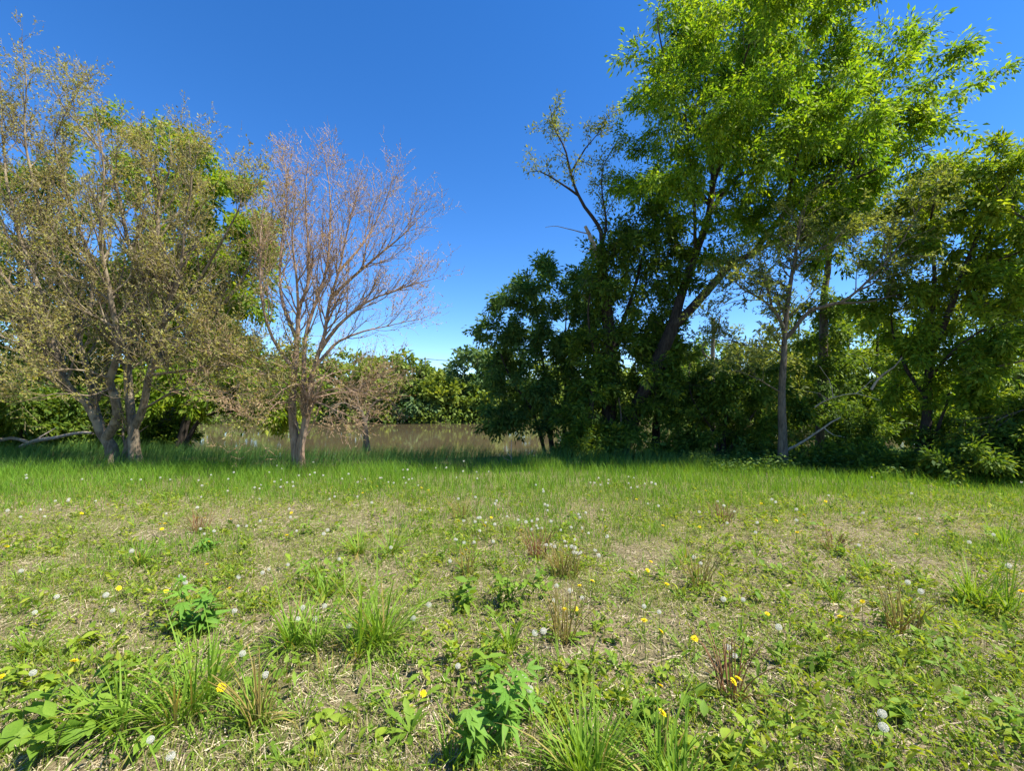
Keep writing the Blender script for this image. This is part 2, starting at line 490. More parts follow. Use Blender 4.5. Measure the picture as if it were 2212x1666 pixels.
# ------------------------------------------------------------------ the setting: ground, river
def axis(segs):
    out = []
    for a, b, n in segs: out.append(np.linspace(a, b, n, endpoint=False))
    out.append([segs[-1][1]])
    return np.concatenate(out)
gx = axis([(-900, -120, 12), (-120, -30, 30), (-30, -14, 16), (-14, 14, 100), (14, 30, 16), (30, 120, 30), (120, 900, 12)])
gy = axis([(-60, -4, 12), (-4, 1, 12), (1, 20, 76), (20, 50, 20), (50, 62, 24), (62, 120, 14), (120, 1500, 14)])
GX, GY = np.meshgrid(gx, gy)
GZ = ground_z(GX, GY)
idx = np.arange(GX.size).reshape(GX.shape)
fq = np.stack([idx[:-1, :-1], idx[:-1, 1:], idx[1:, 1:], idx[1:, :-1]], -1).reshape(-1, 4)

m, nt, out = new_mat("mown_ground")
N, L = nt.nodes, nt.links
tc = N.new("ShaderNodeTexCoord")
n1 = N.new("ShaderNodeTexNoise"); n1.inputs["Scale"].default_value = 1.1; n1.inputs["Detail"].default_value = 5
n2 = N.new("ShaderNodeTexNoise"); n2.inputs["Scale"].default_value = 38; n2.inputs["Detail"].default_value = 6; n2.inputs["Roughness"].default_value = 0.75
n3 = N.new("ShaderNodeTexNoise"); n3.inputs["Scale"].default_value = 140; n3.inputs["Detail"].default_value = 4
for n_ in (n1, n2, n3): L.new(tc.outputs["Object"], n_.inputs["Vector"])
r1 = ramp(nt, [(0.3, (0.12, 0.09, 0.055)), (0.5, (0.24, 0.19, 0.11)), (0.7, (0.34, 0.28, 0.165))], n2.outputs["Fac"])
r2 = ramp(nt, [(0.35, (0.09, 0.10, 0.03)), (0.7, (0.17, 0.17, 0.06))], n3.outputs["Fac"])
r3 = ramp(nt, [(0.42, (0, 0, 0)), (0.62, (1, 1, 1))], n1.outputs["Fac"])
mx = N.new("ShaderNodeMix"); mx.data_type = 'RGBA'
L.new(r3.outputs[0], mx.inputs[0]); L.new(r1.outputs[0], mx.inputs[6]); L.new(r2.outputs[0], mx.inputs[7])
sc_ = N.new("ShaderNodeMix"); sc_.data_type = 'FLOAT'; sc_.inputs[2].default_value = 0; sc_.inputs[3].default_value = 0.6
L.new(r3.outputs[0], sc_.inputs[0]); L.new(sc_.outputs[0], mx.inputs[0])
bs = N.new("ShaderNodeBsdfPrincipled"); bs.inputs["Roughness"].default_value = 0.95; bs.inputs["Specular IOR Level"].default_value = 0.1
sx = N.new("ShaderNodeSeparateXYZ"); L.new(tc.outputs["Object"], sx.inputs[0])
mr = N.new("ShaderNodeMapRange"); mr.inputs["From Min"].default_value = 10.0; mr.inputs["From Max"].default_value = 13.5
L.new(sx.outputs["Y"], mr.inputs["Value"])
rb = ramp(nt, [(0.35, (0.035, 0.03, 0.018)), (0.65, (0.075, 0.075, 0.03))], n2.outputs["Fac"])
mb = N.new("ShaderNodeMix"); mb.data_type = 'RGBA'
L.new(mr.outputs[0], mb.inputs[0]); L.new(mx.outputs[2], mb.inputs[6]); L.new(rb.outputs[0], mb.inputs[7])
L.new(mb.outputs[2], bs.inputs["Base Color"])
bp = N.new("ShaderNodeBump"); bp.inputs["Strength"].default_value = 0.8; bp.inputs["Distance"].default_value = 0.03
L.new(n2.outputs["Fac"], bp.inputs["Height"]); L.new(bp.outputs[0], bs.inputs["Normal"])
L.new(bs.outputs[0], out.inputs["Surface"])
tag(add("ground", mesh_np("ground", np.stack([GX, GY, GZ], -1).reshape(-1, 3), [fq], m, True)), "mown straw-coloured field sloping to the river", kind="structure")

m, nt, out = new_mat("muddy_river_water")
N, L = nt.nodes, nt.links
tc = N.new("ShaderNodeTexCoord")
mp = N.new("ShaderNodeMapping"); mp.inputs["Scale"].default_value = (0.5, 1.6, 1)
L.new(tc.outputs["Object"], mp.inputs["Vector"])
n1 = N.new("ShaderNodeTexNoise"); n1.inputs["Scale"].default_value = 2.2; n1.inputs["Detail"].default_value = 3
n2 = N.new("ShaderNodeTexNoise"); n2.inputs["Scale"].default_value = 0.12; n2.inputs["Detail"].default_value = 2
L.new(mp.outputs[0], n1.inputs["Vector"]); L.new(mp.outputs[0], n2.inputs["Vector"])
bs = N.new("ShaderNodeBsdfPrincipled")
bs.inputs["Base Color"].default_value = (0.125, 0.096, 0.052, 1)
bs.inputs["IOR"].default_value = 1.33
rr_ = ramp(nt, [(0.4, (0.015, 0.015, 0.015)), (0.65, (0.07, 0.07, 0.07))], n2.outputs["Fac"])
L.new(rr_.outputs[0], bs.inputs["Roughness"])
bp = N.new("ShaderNodeBump"); bp.inputs["Strength"].default_value = 0.035; bp.inputs["Distance"].default_value = 0.05
L.new(n1.outputs["Fac"], bp.inputs["Height"]); L.new(bp.outputs[0], bs.inputs["Normal"])
L.new(bs.outputs[0], out.inputs["Surface"])
wv = np.array([(-700, 14, WATER_Z), (700, 14, WATER_Z), (700, 60, WATER_Z), (-700, 60, WATER_Z)], float)
tag(add("river_water", mesh_np("river_water", wv, [np.array([[0, 1, 2, 3]])], m)), "muddy brown river between the banks", kind="structure")
# ------------------------------------------------------------------ trees of the near bank, left
def bare_tree(name, label, limbs, spec, seed, bark_m, twig_m, leaf_m, leaf, leaf_per_m, trunk_limbs=1, sides=14, sub_sides=(5, 3, 3, 3), wr=0.5, leaf_from=2, cat="tree", group=None, base=None):
    """main limbs + generations of side branches; the youngest carry buds and small leaves"""
    global flare_set
    g = np.random.default_rng(seed)
    base = limbs[0][0][0] if base is None else base
    root = empty(name, base, label, cat, group)
    flare_set = set(range(trunk_limbs))
    add("trunk", trunk_mesh(name + "_trunk", [(P - base, R) for P, R in limbs], bark_m, sides), root)
    gens, cur = [], limbs
    for sp in spec:
        cur = grow(cur, g=g, **sp)
        gens.append(cur)
    parts = []
    for k, ge in enumerate(gens[:2]):
        V, Fq = tubes([(P - base, R) for P, R in ge], sub_sides[k]); parts.append((V, [Fq]))
    V, Fq = merge(parts)
    add("branches", mesh_np(name + "_branches", V, Fq, bark_m, True), root)["kind"] = "stuff"
    parts = []
    for k, ge in enumerate(gens[2:]):
        V, Fq = tubes([(P - base, np.maximum(R, 0.0028)) for P, R in ge], sub_sides[k + 2]); parts.append((V, [Fq]))
    if parts:
        V, Fq = merge(parts)
        tw = add("twigs", mesh_np(name + "_twigs", V, Fq, twig_m, True), root); tw["kind"] = "stuff"
    C, D = along([x for ge in gens[leaf_from:] for x in ge], leaf_per_m, g)
    n = len(C)
    ax = unit(D * 0.7 + g.normal(0, 0.7, C.shape))
    V, Fq = leaf_quads(C - base, ax, unit(g.normal(0, 0.8, C.shape) + np.array([0, 0, .5])), leaf * g.uniform(0.45, 1.3, n), wr)
    cr = add("crown", mesh_np(name + "_crown", V, [Fq], leaf_m), root); cr["kind"] = "stuff"
    return root, gens

Y1 = 12.3
g1 = np.random.default_rng(101)
def gl(pts, r0, r1): return limb_px(pts, r0, r1, 0.3, 0.012, g1)
limbs1 = [
    gl([(246, 1004, Y1), (238, 965, Y1), (222, 938, Y1), (211, 912, Y1 - .05), (184, 869, Y1 - .1), (148, 836, Y1 - .2), (119, 763, Y1 - .3), (82, 704, Y1 - .5), (43, 645, Y1 - .7), (0, 588, Y1 - .9), (-60, 520, Y1 - 1.2)], 0.145, 0.03),
    gl([(292, 1002, Y1 - .1), (290, 960, Y1 - .1), (289, 928, Y1 - .1), (281, 875, Y1), (278, 786, Y1 + .1), (296, 697, Y1 + .1), (307, 615, Y1), (310, 578, Y1), (283, 540, Y1 - .1), (254, 412, Y1 - .3), (231, 346, Y1 - .4), (190, 288, Y1 - .5), (145, 240, Y1 - .6), (112, 190, Y1 - .7)], 0.132, 0.012),
    gl([(270, 1000, Y1 + .05), (278, 965, Y1 + .1), (285, 940, Y1 + .1)], 0.10, 0.08),
    gl([(222, 938, Y1), (204, 880, Y1 + .2), (198, 829, Y1 + .4), (171, 737, Y1 + .6), (150, 640, Y1 + .7), (110, 540, Y1 + .7), (82, 440, Y1 + .6), (55, 290, Y1 + .5), (58, 190, Y1 + .4), (47, 80, Y1 + .4)], 0.10, 0.01),
    gl([(230, 945, Y1 - .05), (254, 902, Y1 - .2), (244, 852, Y1 - .35), (237, 819, Y1 - .4), (257, 753, Y1 - .6), (240, 640, Y1 - .9), (215, 520, Y1 - 1.1), (225, 400, Y1 - 1.2), (215, 300, Y1 - 1.2), (205, 230, Y1 - 1.2)], 0.12, 0.01),
    gl([(289, 928, Y1 - .1), (307, 885, Y1 - .2), (317, 836, Y1 - .3), (326, 800, Y1 - .4), (352, 700, Y1 - .6), (385, 600, Y1 - .8), (400, 480, Y1 - .9), (415, 380, Y1 - 1.0), (408, 300, Y1 - 1.0)], 0.10, 0.01),
    gl([(310, 578, Y1), (336, 530, Y1 + .1), (345, 430, Y1 + .3), (370, 350, Y1 + .4), (365, 280, Y1 + .5)], 0.07, 0.009),
    gl([(352, 700, Y1 - .6), (420, 620, Y1 - .9), (480, 520, Y1 - 1.1), (520, 440, Y1 - 1.2), (530, 370, Y1 - 1.2)], 0.06, 0.009),
    gl([(326, 800, Y1 - .4), (400, 730, Y1 - .2), (480, 660, Y1), (550, 560, Y1 + .2), (585, 480, Y1 + .3), (590, 420, Y1 + .3)], 0.06, 0.009),
    gl([(148, 836, Y1 - .2), (90, 770, Y1 - .9), (30, 740, Y1 - 1.5), (-60, 700, Y1 - 2.0)], 0.06, 0.01),
    gl([(119, 763, Y1 - .3), (90, 640, Y1 - .1), (40, 500, Y1 + .1), (10, 360, Y1 + .2), (0, 150, Y1 + .3)], 0.07, 0.01),
    gl([(171, 737, Y1 + .6), (200, 600, Y1 + 1.1), (150, 430, Y1 + 1.3), (120, 300, Y1 + 1.4), (185, 160, Y1 + 1.4)], 0.06, 0.01),
    gl([(323, 811, Y1 - .4), (380, 805, Y1 - .9), (470, 790, Y1 - 1.3), (560, 800, Y1 - 1.5), (610, 830, Y1 - 1.6)], 0.045, 0.008),
    gl([(307, 885, Y1 - .2), (370, 850, Y1 - 1.0), (450, 842, Y1 - 1.6), (540, 870, Y1 - 1.9)], 0.035, 0.007),
    gl([(278, 786, Y1 + .1), (340, 740, Y1 - .8), (420, 735, Y1 - 1.4), (520, 760, Y1 - 1.8), (600, 800, Y1 - 2.0)], 0.04, 0.008),
    gl([(240, 840, Y1 - .4), (190, 855, Y1 - 1.4), (120, 850, Y1 - 2.0), (40, 870, Y1 - 2.4)], 0.03, 0.007),
    gl([(237, 819, Y1 - .4), (180, 800, Y1 - 1.2), (110, 800, Y1 - 1.8), (40, 830, Y1 - 2.2)], 0.035, 0.007),
]
bare_tree("budding_tree", "broad multi-stemmed budding tree with grey-brown trunks and olive leaf buds", limbs1, [
    dict(dens=5.2, length=2.4, angle=0.75, up=0.15, nseg=7, wob=0.12, rr=0.55, tmin=0.2, taper=0.72, tip_r=0.2, maxr=0.035),
    dict(dens=6.6, length=1.0, angle=0.7, up=0.14, nseg=5, wob=0.12, rr=0.6, tmin=0.12, taper=0.45, tip_r=0.3, maxr=0.012),
    dict(dens=5.5, length=0.36, angle=0.8, up=0.10, nseg=3, wob=0.16, rr=0.6, tmin=0.1, taper=0.3, tip_r=0.4, maxr=0.005),
], 201, M['bark_grey'], M['twig'], M['leaf_olive'], 0.062, 17.0, trunk_limbs=2, leaf_from=1)

Y2 = 11.4
g1 = np.random.default_rng(102)
limbs2 = [
    gl([(645, 1014, Y2), (637, 962, Y2), (631, 913, Y2), (630, 865, Y2), (636, 799, Y2), (641, 734, Y2), (644, 688, Y2), (652, 655, Y2), (668, 610, Y2), (668, 540, Y2), (660, 450, Y2 + .1), (665, 350, Y2 + .1)], 0.115, 0.01),
    gl([(648, 1012, Y2 - .05), (650, 962, Y2 - .08), (660, 913, Y2 - .1), (669, 880, Y2 - .1), (672, 862, Y2 - .1)], 0.105, 0.07),
    gl([(660, 913, Y2 - .1), (655, 840, Y2), (659, 734, Y2 + .1), (676, 669, Y2 + .2), (700, 600, Y2 + .3), (715, 500, Y2 + .4), (712, 400, Y2 + .4), (700, 330, Y2 + .4)], 0.072, 0.01),
    gl([(665, 880, Y2 - .1), (672, 815, Y2 - .15), (690, 760, Y2 - .2), (702, 718, Y2 - .3), (714, 646, Y2 - .4), (731, 587, Y2 - .5), (750, 500, Y2 - .6), (775, 410, Y2 - .7)], 0.07, 0.01),
    gl([(680, 790, Y2 - .15), (708, 760, Y2), (734, 737, Y2 + .1), (786, 715, Y2 + .2), (831, 705, Y2 + .3), (900, 690, Y2 + .3)], 0.05, 0.008),
    gl([(690, 760, Y2 - .2), (730, 705, Y2 - .4), (790, 655, Y2 - .6), (850, 630, Y2 - .8), (930, 605, Y2 - .9)], 0.05, 0.008),
    gl([(714, 646, Y2 - .4), (760, 600, Y2 - .4), (820, 550, Y2 - .5), (880, 500, Y2 - .5), (905, 470, Y2 - .5)], 0.045, 0.008),
    gl([(731, 587, Y2 - .5), (790, 520, Y2 - .2), (830, 440, Y2), (850, 380, Y2)], 0.035, 0.008),
    gl([(636, 799, Y2), (602, 750, Y2 - .2), (581, 711, Y2 - .4), (565, 640, Y2 - .5), (560, 540, Y2 - .6), (570, 440, Y2 - .6)], 0.05, 0.008),
    gl([(641, 734, Y2), (610, 650, Y2 + .3), (605, 550, Y2 + .5), (620, 440, Y2 + .5), (615, 350, Y2 + .5)], 0.05, 0.008),
    gl([(644, 688, Y2), (640, 600, Y2 - .5), (630, 500, Y2 - .8), (640, 400, Y2 - .9)], 0.04, 0.008),
    gl([(632, 840, Y2), (590, 810, Y2 - .5), (540, 815, Y2 - .9), (490, 850, Y2 - 1.1)], 0.03, 0.006),
    gl([(633, 870, Y2), (600, 870, Y2 - .5), (575, 900, Y2 - .8), (560, 930, Y2 - .9)], 0.02, 0.005),
    gl([(670, 865, Y2 - .1), (700, 845, Y2 - .3), (760, 840, Y2 - .5), (820, 865, Y2 - .7)], 0.03, 0.006),
    gl([(672, 862, Y2 - .1), (720, 850, Y2 + .2), (790, 845, Y2 + .3), (860, 850, Y2 + .2)], 0.03, 0.006),
    gl([(672, 862, Y2 - .1), (700, 875, Y2 - .4), (740, 895, Y2 - .7), (790, 915, Y2 - .8)], 0.025, 0.006),
    gl([(665, 850, Y2 - .1), (690, 820, Y2 + .4), (750, 800, Y2 + .7), (800, 810, Y2 + .8)], 0.025, 0.006),
    gl([(631, 850, Y2), (600, 835, Y2 + .3), (560, 845, Y2 + .4), (520, 880, Y2 + .4)], 0.025, 0.006),
    gl([(655, 840, Y2), (640, 830, Y2 - .7), (610, 840, Y2 - 1.1), (580, 870, Y2 - 1.3)], 0.022, 0.006),
    gl([(660, 820, Y2), (690, 810, Y2 - .8), (730, 820, Y2 - 1.1), (770, 850, Y2 - 1.2)], 0.022, 0.006),
]
bare_tree("bare_tree", "slender nearly leafless tree with a pinkish twin trunk in the tall grass", limbs2, [
    dict(dens=6.2, length=1.8, angle=0.55, up=0.12, nseg=6, wob=0.10, rr=0.5, tmin=0.28, taper=0.6, tip_r=0.2, maxr=0.024),
    dict(dens=7.0, length=0.8, angle=0.6, up=0.11, nseg=4, wob=0.13, rr=0.6, tmin=0.12, taper=0.4, tip_r=0.3, maxr=0.010),
    dict(dens=5.0, length=0.3, angle=0.75, up=0.08, nseg=3, wob=0.15, rr=0.6, tmin=0.1, taper=0.3, tip_r=0.4, maxr=0.0042),
], 202, M['bark_pink'], M['twig_pink'], M['leaf_tan'], 0.042, 9.0, trunk_limbs=2, leaf_from=1)

# dead tangle by the water, right of the bare tree
Y3 = 14.2
g1 = np.random.default_rng(103)
limbs3 = [gl([(793, 975, Y3), (792, 955, Y3), (788, 920, Y3), (780, 890, Y3), (760, 862, Y3)], 0.10, 0.04),
          gl([(788, 920, Y3), (800, 880, Y3 + .3), (830, 860, Y3 + .5), (860, 880, Y3 + .6)], 0.05, 0.012),
          gl([(780, 890, Y3), (745, 870, Y3 - .4), (715, 880, Y3 - .8)], 0.05, 0.012),
          gl([(780, 890, Y3), (770, 850, Y3), (800, 820, Y3 + .2), (840, 815, Y3 + .2)], 0.04, 0.01)]
bare_tree("dead_shrub", "low tangle of dry tan branches on a short dark stem at the water's edge", limbs3, [
    dict(dens=5.0, length=1.1, angle=0.8, up=-0.06, nseg=6, wob=0.2, rr=0.6, tmin=0.3, taper=0.3, tip_r=0.3, maxr=0.015),
    dict(dens=6.0, length=0.55, angle=0.9, up=-0.08, nseg=4, wob=0.25, rr=0.6, tmin=0.1, taper=0.3, tip_r=0.3, maxr=0.007),
    dict(dens=6.0, length=0.25, angle=0.9, up=-0.05, nseg=3, wob=0.2, rr=0.6, tmin=0.1, taper=0.3, tip_r=0.4, maxr=0.0045),
], 203, M['bark_mid'], M['twig_pink'], M['leaf_tan'], 0.065, 12.0, leaf_from=1, cat="shrub")

# green trees behind the budding tree
def gnd_z_at(px, Y):
    x = (px - 1106.0) / F * Y / _cp
    return float(ground_z(x, Y))
def base_px(px, Y):
    """picture row of the ground at that column and distance"""
    z = gnd_z_at(px, Y) - 0.05
    k = (z - CAM[2]) / Y
    # invert: k = (sp + y cp)/(cp - y sp)
    y = (k * _cp - _sp) / (_cp + k * _sp)
    return 833.0 - y * F
def stem(px, Y, pts, r0, r1, seed=0):
    g = np.random.default_rng(seed + 900)
    return limb_px([(px, base_px(px, Y) + 2, Y)] + pts, r0, r1, 0.4, 0.02, g)

Ya = 18.5
leafy_tree("leafy_tree", "tall dense green tree rising behind the budding multi-stemmed tree", [
    stem(355, Ya, [(352, 800, Ya), (345, 650, Ya), (340, 480, Ya), (335, 320, Ya)], 0.26, 0.05, 1),
    stem(370, Ya, [(400, 800, Ya), (450, 680, Ya - .5), (500, 560, Ya - .5)], 0.2, 0.04, 2)],
    [(335, 300, Ya, 75, 75, 1.8), (300, 390, Ya, 100, 80, 2.2), (400, 370, Ya, 90, 80, 2.2), (460, 440, Ya, 90, 80, 2.0), (520, 520, Ya, 90, 90, 2), (380, 520, Ya, 120, 110, 2.4),
     (290, 560, Ya, 90, 120, 2.2), (440, 640, Ya, 120, 110, 2.2), (320, 720, Ya, 100, 110, 2.2), (540, 660, Ya, 60, 80, 1.6), (470, 790, Ya - 1, 100, 70, 2), (560, 830, Ya - 1.5, 70, 60, 1.6), (380, 850, Ya - .5, 80, 60, 2)],
    90, 1050, 46, 0.17, M['leaf_bright'], M['bark_mid'], 301, rad=0.6, group="green trees behind the budding tree")
Yb = 19.5
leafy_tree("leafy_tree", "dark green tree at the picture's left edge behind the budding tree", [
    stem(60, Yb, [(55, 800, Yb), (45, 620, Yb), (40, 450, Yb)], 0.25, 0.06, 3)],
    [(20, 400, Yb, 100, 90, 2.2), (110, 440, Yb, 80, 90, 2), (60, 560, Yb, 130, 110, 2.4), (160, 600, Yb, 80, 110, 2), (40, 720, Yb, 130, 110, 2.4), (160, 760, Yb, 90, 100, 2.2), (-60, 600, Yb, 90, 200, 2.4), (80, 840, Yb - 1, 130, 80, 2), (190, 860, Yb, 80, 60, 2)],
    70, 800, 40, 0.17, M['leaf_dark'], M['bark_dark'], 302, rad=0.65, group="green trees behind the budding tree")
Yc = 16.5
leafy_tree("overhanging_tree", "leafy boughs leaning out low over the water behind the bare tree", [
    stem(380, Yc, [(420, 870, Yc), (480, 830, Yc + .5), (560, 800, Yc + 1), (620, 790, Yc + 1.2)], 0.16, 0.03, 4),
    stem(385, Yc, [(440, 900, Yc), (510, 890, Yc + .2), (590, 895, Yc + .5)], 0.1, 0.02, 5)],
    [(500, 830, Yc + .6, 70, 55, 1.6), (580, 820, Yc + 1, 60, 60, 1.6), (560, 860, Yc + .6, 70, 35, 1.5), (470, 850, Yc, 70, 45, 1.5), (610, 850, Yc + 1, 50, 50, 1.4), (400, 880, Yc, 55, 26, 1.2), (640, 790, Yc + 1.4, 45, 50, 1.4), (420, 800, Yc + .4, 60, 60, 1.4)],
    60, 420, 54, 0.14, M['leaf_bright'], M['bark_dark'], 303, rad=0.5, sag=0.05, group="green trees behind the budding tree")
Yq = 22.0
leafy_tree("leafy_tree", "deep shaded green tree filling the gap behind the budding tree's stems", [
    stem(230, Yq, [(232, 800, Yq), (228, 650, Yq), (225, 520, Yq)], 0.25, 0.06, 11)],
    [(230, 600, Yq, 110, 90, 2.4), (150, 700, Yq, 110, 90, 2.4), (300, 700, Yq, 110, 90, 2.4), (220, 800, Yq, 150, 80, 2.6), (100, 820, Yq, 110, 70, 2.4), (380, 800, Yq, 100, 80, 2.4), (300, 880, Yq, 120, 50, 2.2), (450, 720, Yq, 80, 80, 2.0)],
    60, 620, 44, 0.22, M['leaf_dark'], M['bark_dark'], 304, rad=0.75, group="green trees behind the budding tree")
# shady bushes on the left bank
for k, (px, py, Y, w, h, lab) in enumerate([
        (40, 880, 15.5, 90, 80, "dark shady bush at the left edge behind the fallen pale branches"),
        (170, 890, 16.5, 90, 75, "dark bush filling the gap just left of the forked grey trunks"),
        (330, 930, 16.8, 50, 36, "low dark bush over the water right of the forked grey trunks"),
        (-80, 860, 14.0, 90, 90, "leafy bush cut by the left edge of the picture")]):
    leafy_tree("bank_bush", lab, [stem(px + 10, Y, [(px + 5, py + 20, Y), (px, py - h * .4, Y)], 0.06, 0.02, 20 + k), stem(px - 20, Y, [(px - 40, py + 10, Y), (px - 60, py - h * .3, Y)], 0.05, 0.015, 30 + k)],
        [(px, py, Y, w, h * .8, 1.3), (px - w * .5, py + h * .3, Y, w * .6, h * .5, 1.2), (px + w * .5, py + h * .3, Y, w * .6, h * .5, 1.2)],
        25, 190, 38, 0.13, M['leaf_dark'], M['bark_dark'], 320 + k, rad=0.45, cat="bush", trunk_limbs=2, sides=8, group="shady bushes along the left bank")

# ------------------------------------------------------------------ trees of the near bank, right
Yg = 14.0
g1 = np.random.default_rng(104)
limbsB = [
    gl([(1328, 1000, Yg), (1342, 965, Yg), (1375, 885, Yg), (1424, 770, Yg), (1454, 704, Yg)], 0.25, 0.185),
    gl([(1454, 704, Yg), (1474, 631, Yg + .1), (1500, 555, Yg + .2), (1530, 462, Yg + .3), (1540, 379, Yg + .3), (1527, 300, Yg + .2), (1520, 200, Yg + .1), (1530, 80, Yg), (1540, -60, Yg)], 0.15, 0.02),
    gl([(1454, 704, Yg), (1490, 671, Yg - .1), (1546, 608, Yg - .3), (1589, 562, Yg - .5), (1625, 548, Yg - .6), (1694, 461, Yg - .9), (1764, 406, Yg - 1.2), (1850, 347, Yg - 1.5), (1920, 295, Yg - 1.7), (1985, 245, Yg - 1.9), (2030, 215, Yg - 2)], 0.145, 0.02),
    gl([(1540, 379, Yg + .3), (1573, 330, Yg + .1), (1629, 244, Yg - .2), (1688, 200, Yg - .4), (1740, 120, Yg - .5), (1780, 40, Yg - .5), (1790, -60, Yg - .5)], 0.10, 0.02),
    gl([(1530, 462, Yg + .3), (1589, 386, Yg + .7), (1650, 360, Yg + 1.1), (1721, 340, Yg + 1.5), (1800, 270, Yg + 1.7), (1850, 180, Yg + 1.8)], 0.08, 0.02),
    gl([(1530, 440, Yg + .3), (1490, 380, Yg + .6), (1450, 320, Yg + .9), (1430, 260, Yg + 1.0)], 0.06, 0.015),
    gl([(1527, 300, Yg + .2), (1480, 220, Yg - .3), (1440, 140, Yg - .6), (1420, 40, Yg - .7)], 0.06, 0.015),
    gl([(1625, 548, Yg - .6), (1700, 510, Yg - .3), (1780, 480, Yg - .1), (1880, 430, Yg), (1980, 360, Yg)], 0.07, 0.015),
    gl([(1850, 347, Yg - 1.5), (1880, 260, Yg - 1.6), (1900, 190, Yg - 1.6), (1930, 130, Yg - 1.6)], 0.05, 0.015),
    gl([(1530, 440, Yg + .3), (1560, 330, Yg - .9), (1590, 200, Yg - 1.9), (1620, 90, Yg - 2.8)], 0.07, 0.02),
    gl([(1500, 555, Yg + .2), (1500, 440, Yg - .7), (1490, 330, Yg - 1.6), (1480, 240, Yg - 2.2)], 0.06, 0.015),
    gl([(1694, 461, Yg - .9), (1720, 350, Yg - 1.9), (1750, 250, Yg - 2.6)], 0.06, 0.015),
    gl([(1764, 406, Yg - 1.2), (1860, 380, Yg - 1.7), (1950, 335, Yg - 2.1), (2010, 310, Yg - 2.3)], 0.05, 0.015),
]
blobsB = [(1480, 40, Yg - .5, 105, 90, 2.5), (1600, 20, Yg, 130, 110, 3.0), (1710, 40, Yg - .3, 110, 110, 2.8), (1450, 150, Yg - .4, 80, 80, 2.2), (1560, 150, Yg, 120, 100, 3.0), (1690, 150, Yg - .3, 120, 100, 3.0), (1790, 150, Yg - .2, 100, 90, 2.8),
          (1500, 260, Yg, 90, 90, 2.5), (1600, 280, Yg, 110, 90, 2.8), (1430, 330, Yg + .6, 70, 70, 2.1), (1720, 270, Yg, 110, 90, 2.8), (1500, 380, Yg + .4, 100, 80, 2.2), (1420, 420, Yg + .4, 70, 60, 1.9),
          (1820, 190, Yg - 1.2, 100, 90, 2.5), (1890, 170, Yg - 1.6, 80, 65, 2.5), (1950, 190, Yg - 1.8, 65, 60, 2.2), (1980, 245, Yg - 2, 50, 60, 2.0), (1910, 255, Yg - 1.6, 100, 75, 2.5), (1850, 300, Yg - 1.3, 100, 75, 2.5),
          (1960, 310, Yg - 1.9, 65, 45, 2.0), (1770, 360, Yg - .8, 100, 70, 2.2), (1900, 370, Yg - 1.2, 80, 55, 1.9), (1670, 420, Yg - .4, 100, 70, 2.0), (1790, 450, Yg - .4, 90, 45, 1.8), (1600, 470, Yg - .2, 80, 60, 1.8), (1700, 510, Yg - .3, 60, 35, 1.5), (1570, -70, Yg, 180, 70, 3.1, .5),
          (1560, 60, 10.8, 130, 100, 1.5, .8), (1700, 100, 10.6, 130, 100, 1.5, .8), (1480, 200, 11.2, 100, 90, 1.4, .8), (1620, 260, 11.0, 120, 90, 1.4, .8), (1780, 260, 11.0, 120, 90, 1.4, .8), (1700, 10, 10.0, 140, 80, 1.4, .5), (1500, 360, 11.6, 90, 60, 1.3, .7), (1560, 530, Yg - .2, 60, 40, 1.0), (1640, 550, Yg - .5, 60, 35, 1.0, .8), (1460, 500, Yg + .4, 60, 60, 1.2), (1740, 500, Yg - .5, 70, 40, 1.0, .8)]
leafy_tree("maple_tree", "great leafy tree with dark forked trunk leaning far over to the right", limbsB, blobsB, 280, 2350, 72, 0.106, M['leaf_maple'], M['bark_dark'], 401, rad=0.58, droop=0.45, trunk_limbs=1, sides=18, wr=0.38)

# broken-topped tree beside it, ivy-leaved lower stem
Yd = 14.6
g1 = np.random.default_rng(105)
limbsD = [
    gl([(1312, 1000, Yd), (1316, 900, Yd), (1318, 780, Yd), (1312, 680, Yd), (1300, 590, Yd), (1292, 545, Yd)], 0.27, 0.15),
    gl([(1300, 590, Yd), (1300, 520, Yd), (1292, 488, Yd), (1249, 422, Yd - .1), (1223, 330, Yd - .2), (1197, 274, Yd - .2), (1190, 235, Yd - .2)], 0.09, 0.012),
    gl([(1300, 540, Yd), (1309, 480, Yd + .1), (1300, 420, Yd + .2), (1305, 360, Yd + .3), (1330, 310, Yd + .3)], 0.05, 0.01),
    gl([(1249, 422, Yd - .1), (1210, 395, Yd - .5), (1165, 370, Yd - .7), (1135, 375, Yd - .8)], 0.04, 0.008),
    gl([(1235, 370, Yd - .15), (1265, 320, Yd), (1290, 290, Yd + .1), (1312, 250, Yd + .1)], 0.035, 0.008),
    gl([(1318, 780, Yd), (1350, 680, Yd + .2), (1380, 590, Yd + .3), (1400, 500, Yd + .3)], 0.10, 0.03),
    gl([(1316, 850, Yd), (1285, 760, Yd - .2), (1270, 680, Yd - .4), (1280, 600, Yd - .5)], 0.07, 0.02),
]
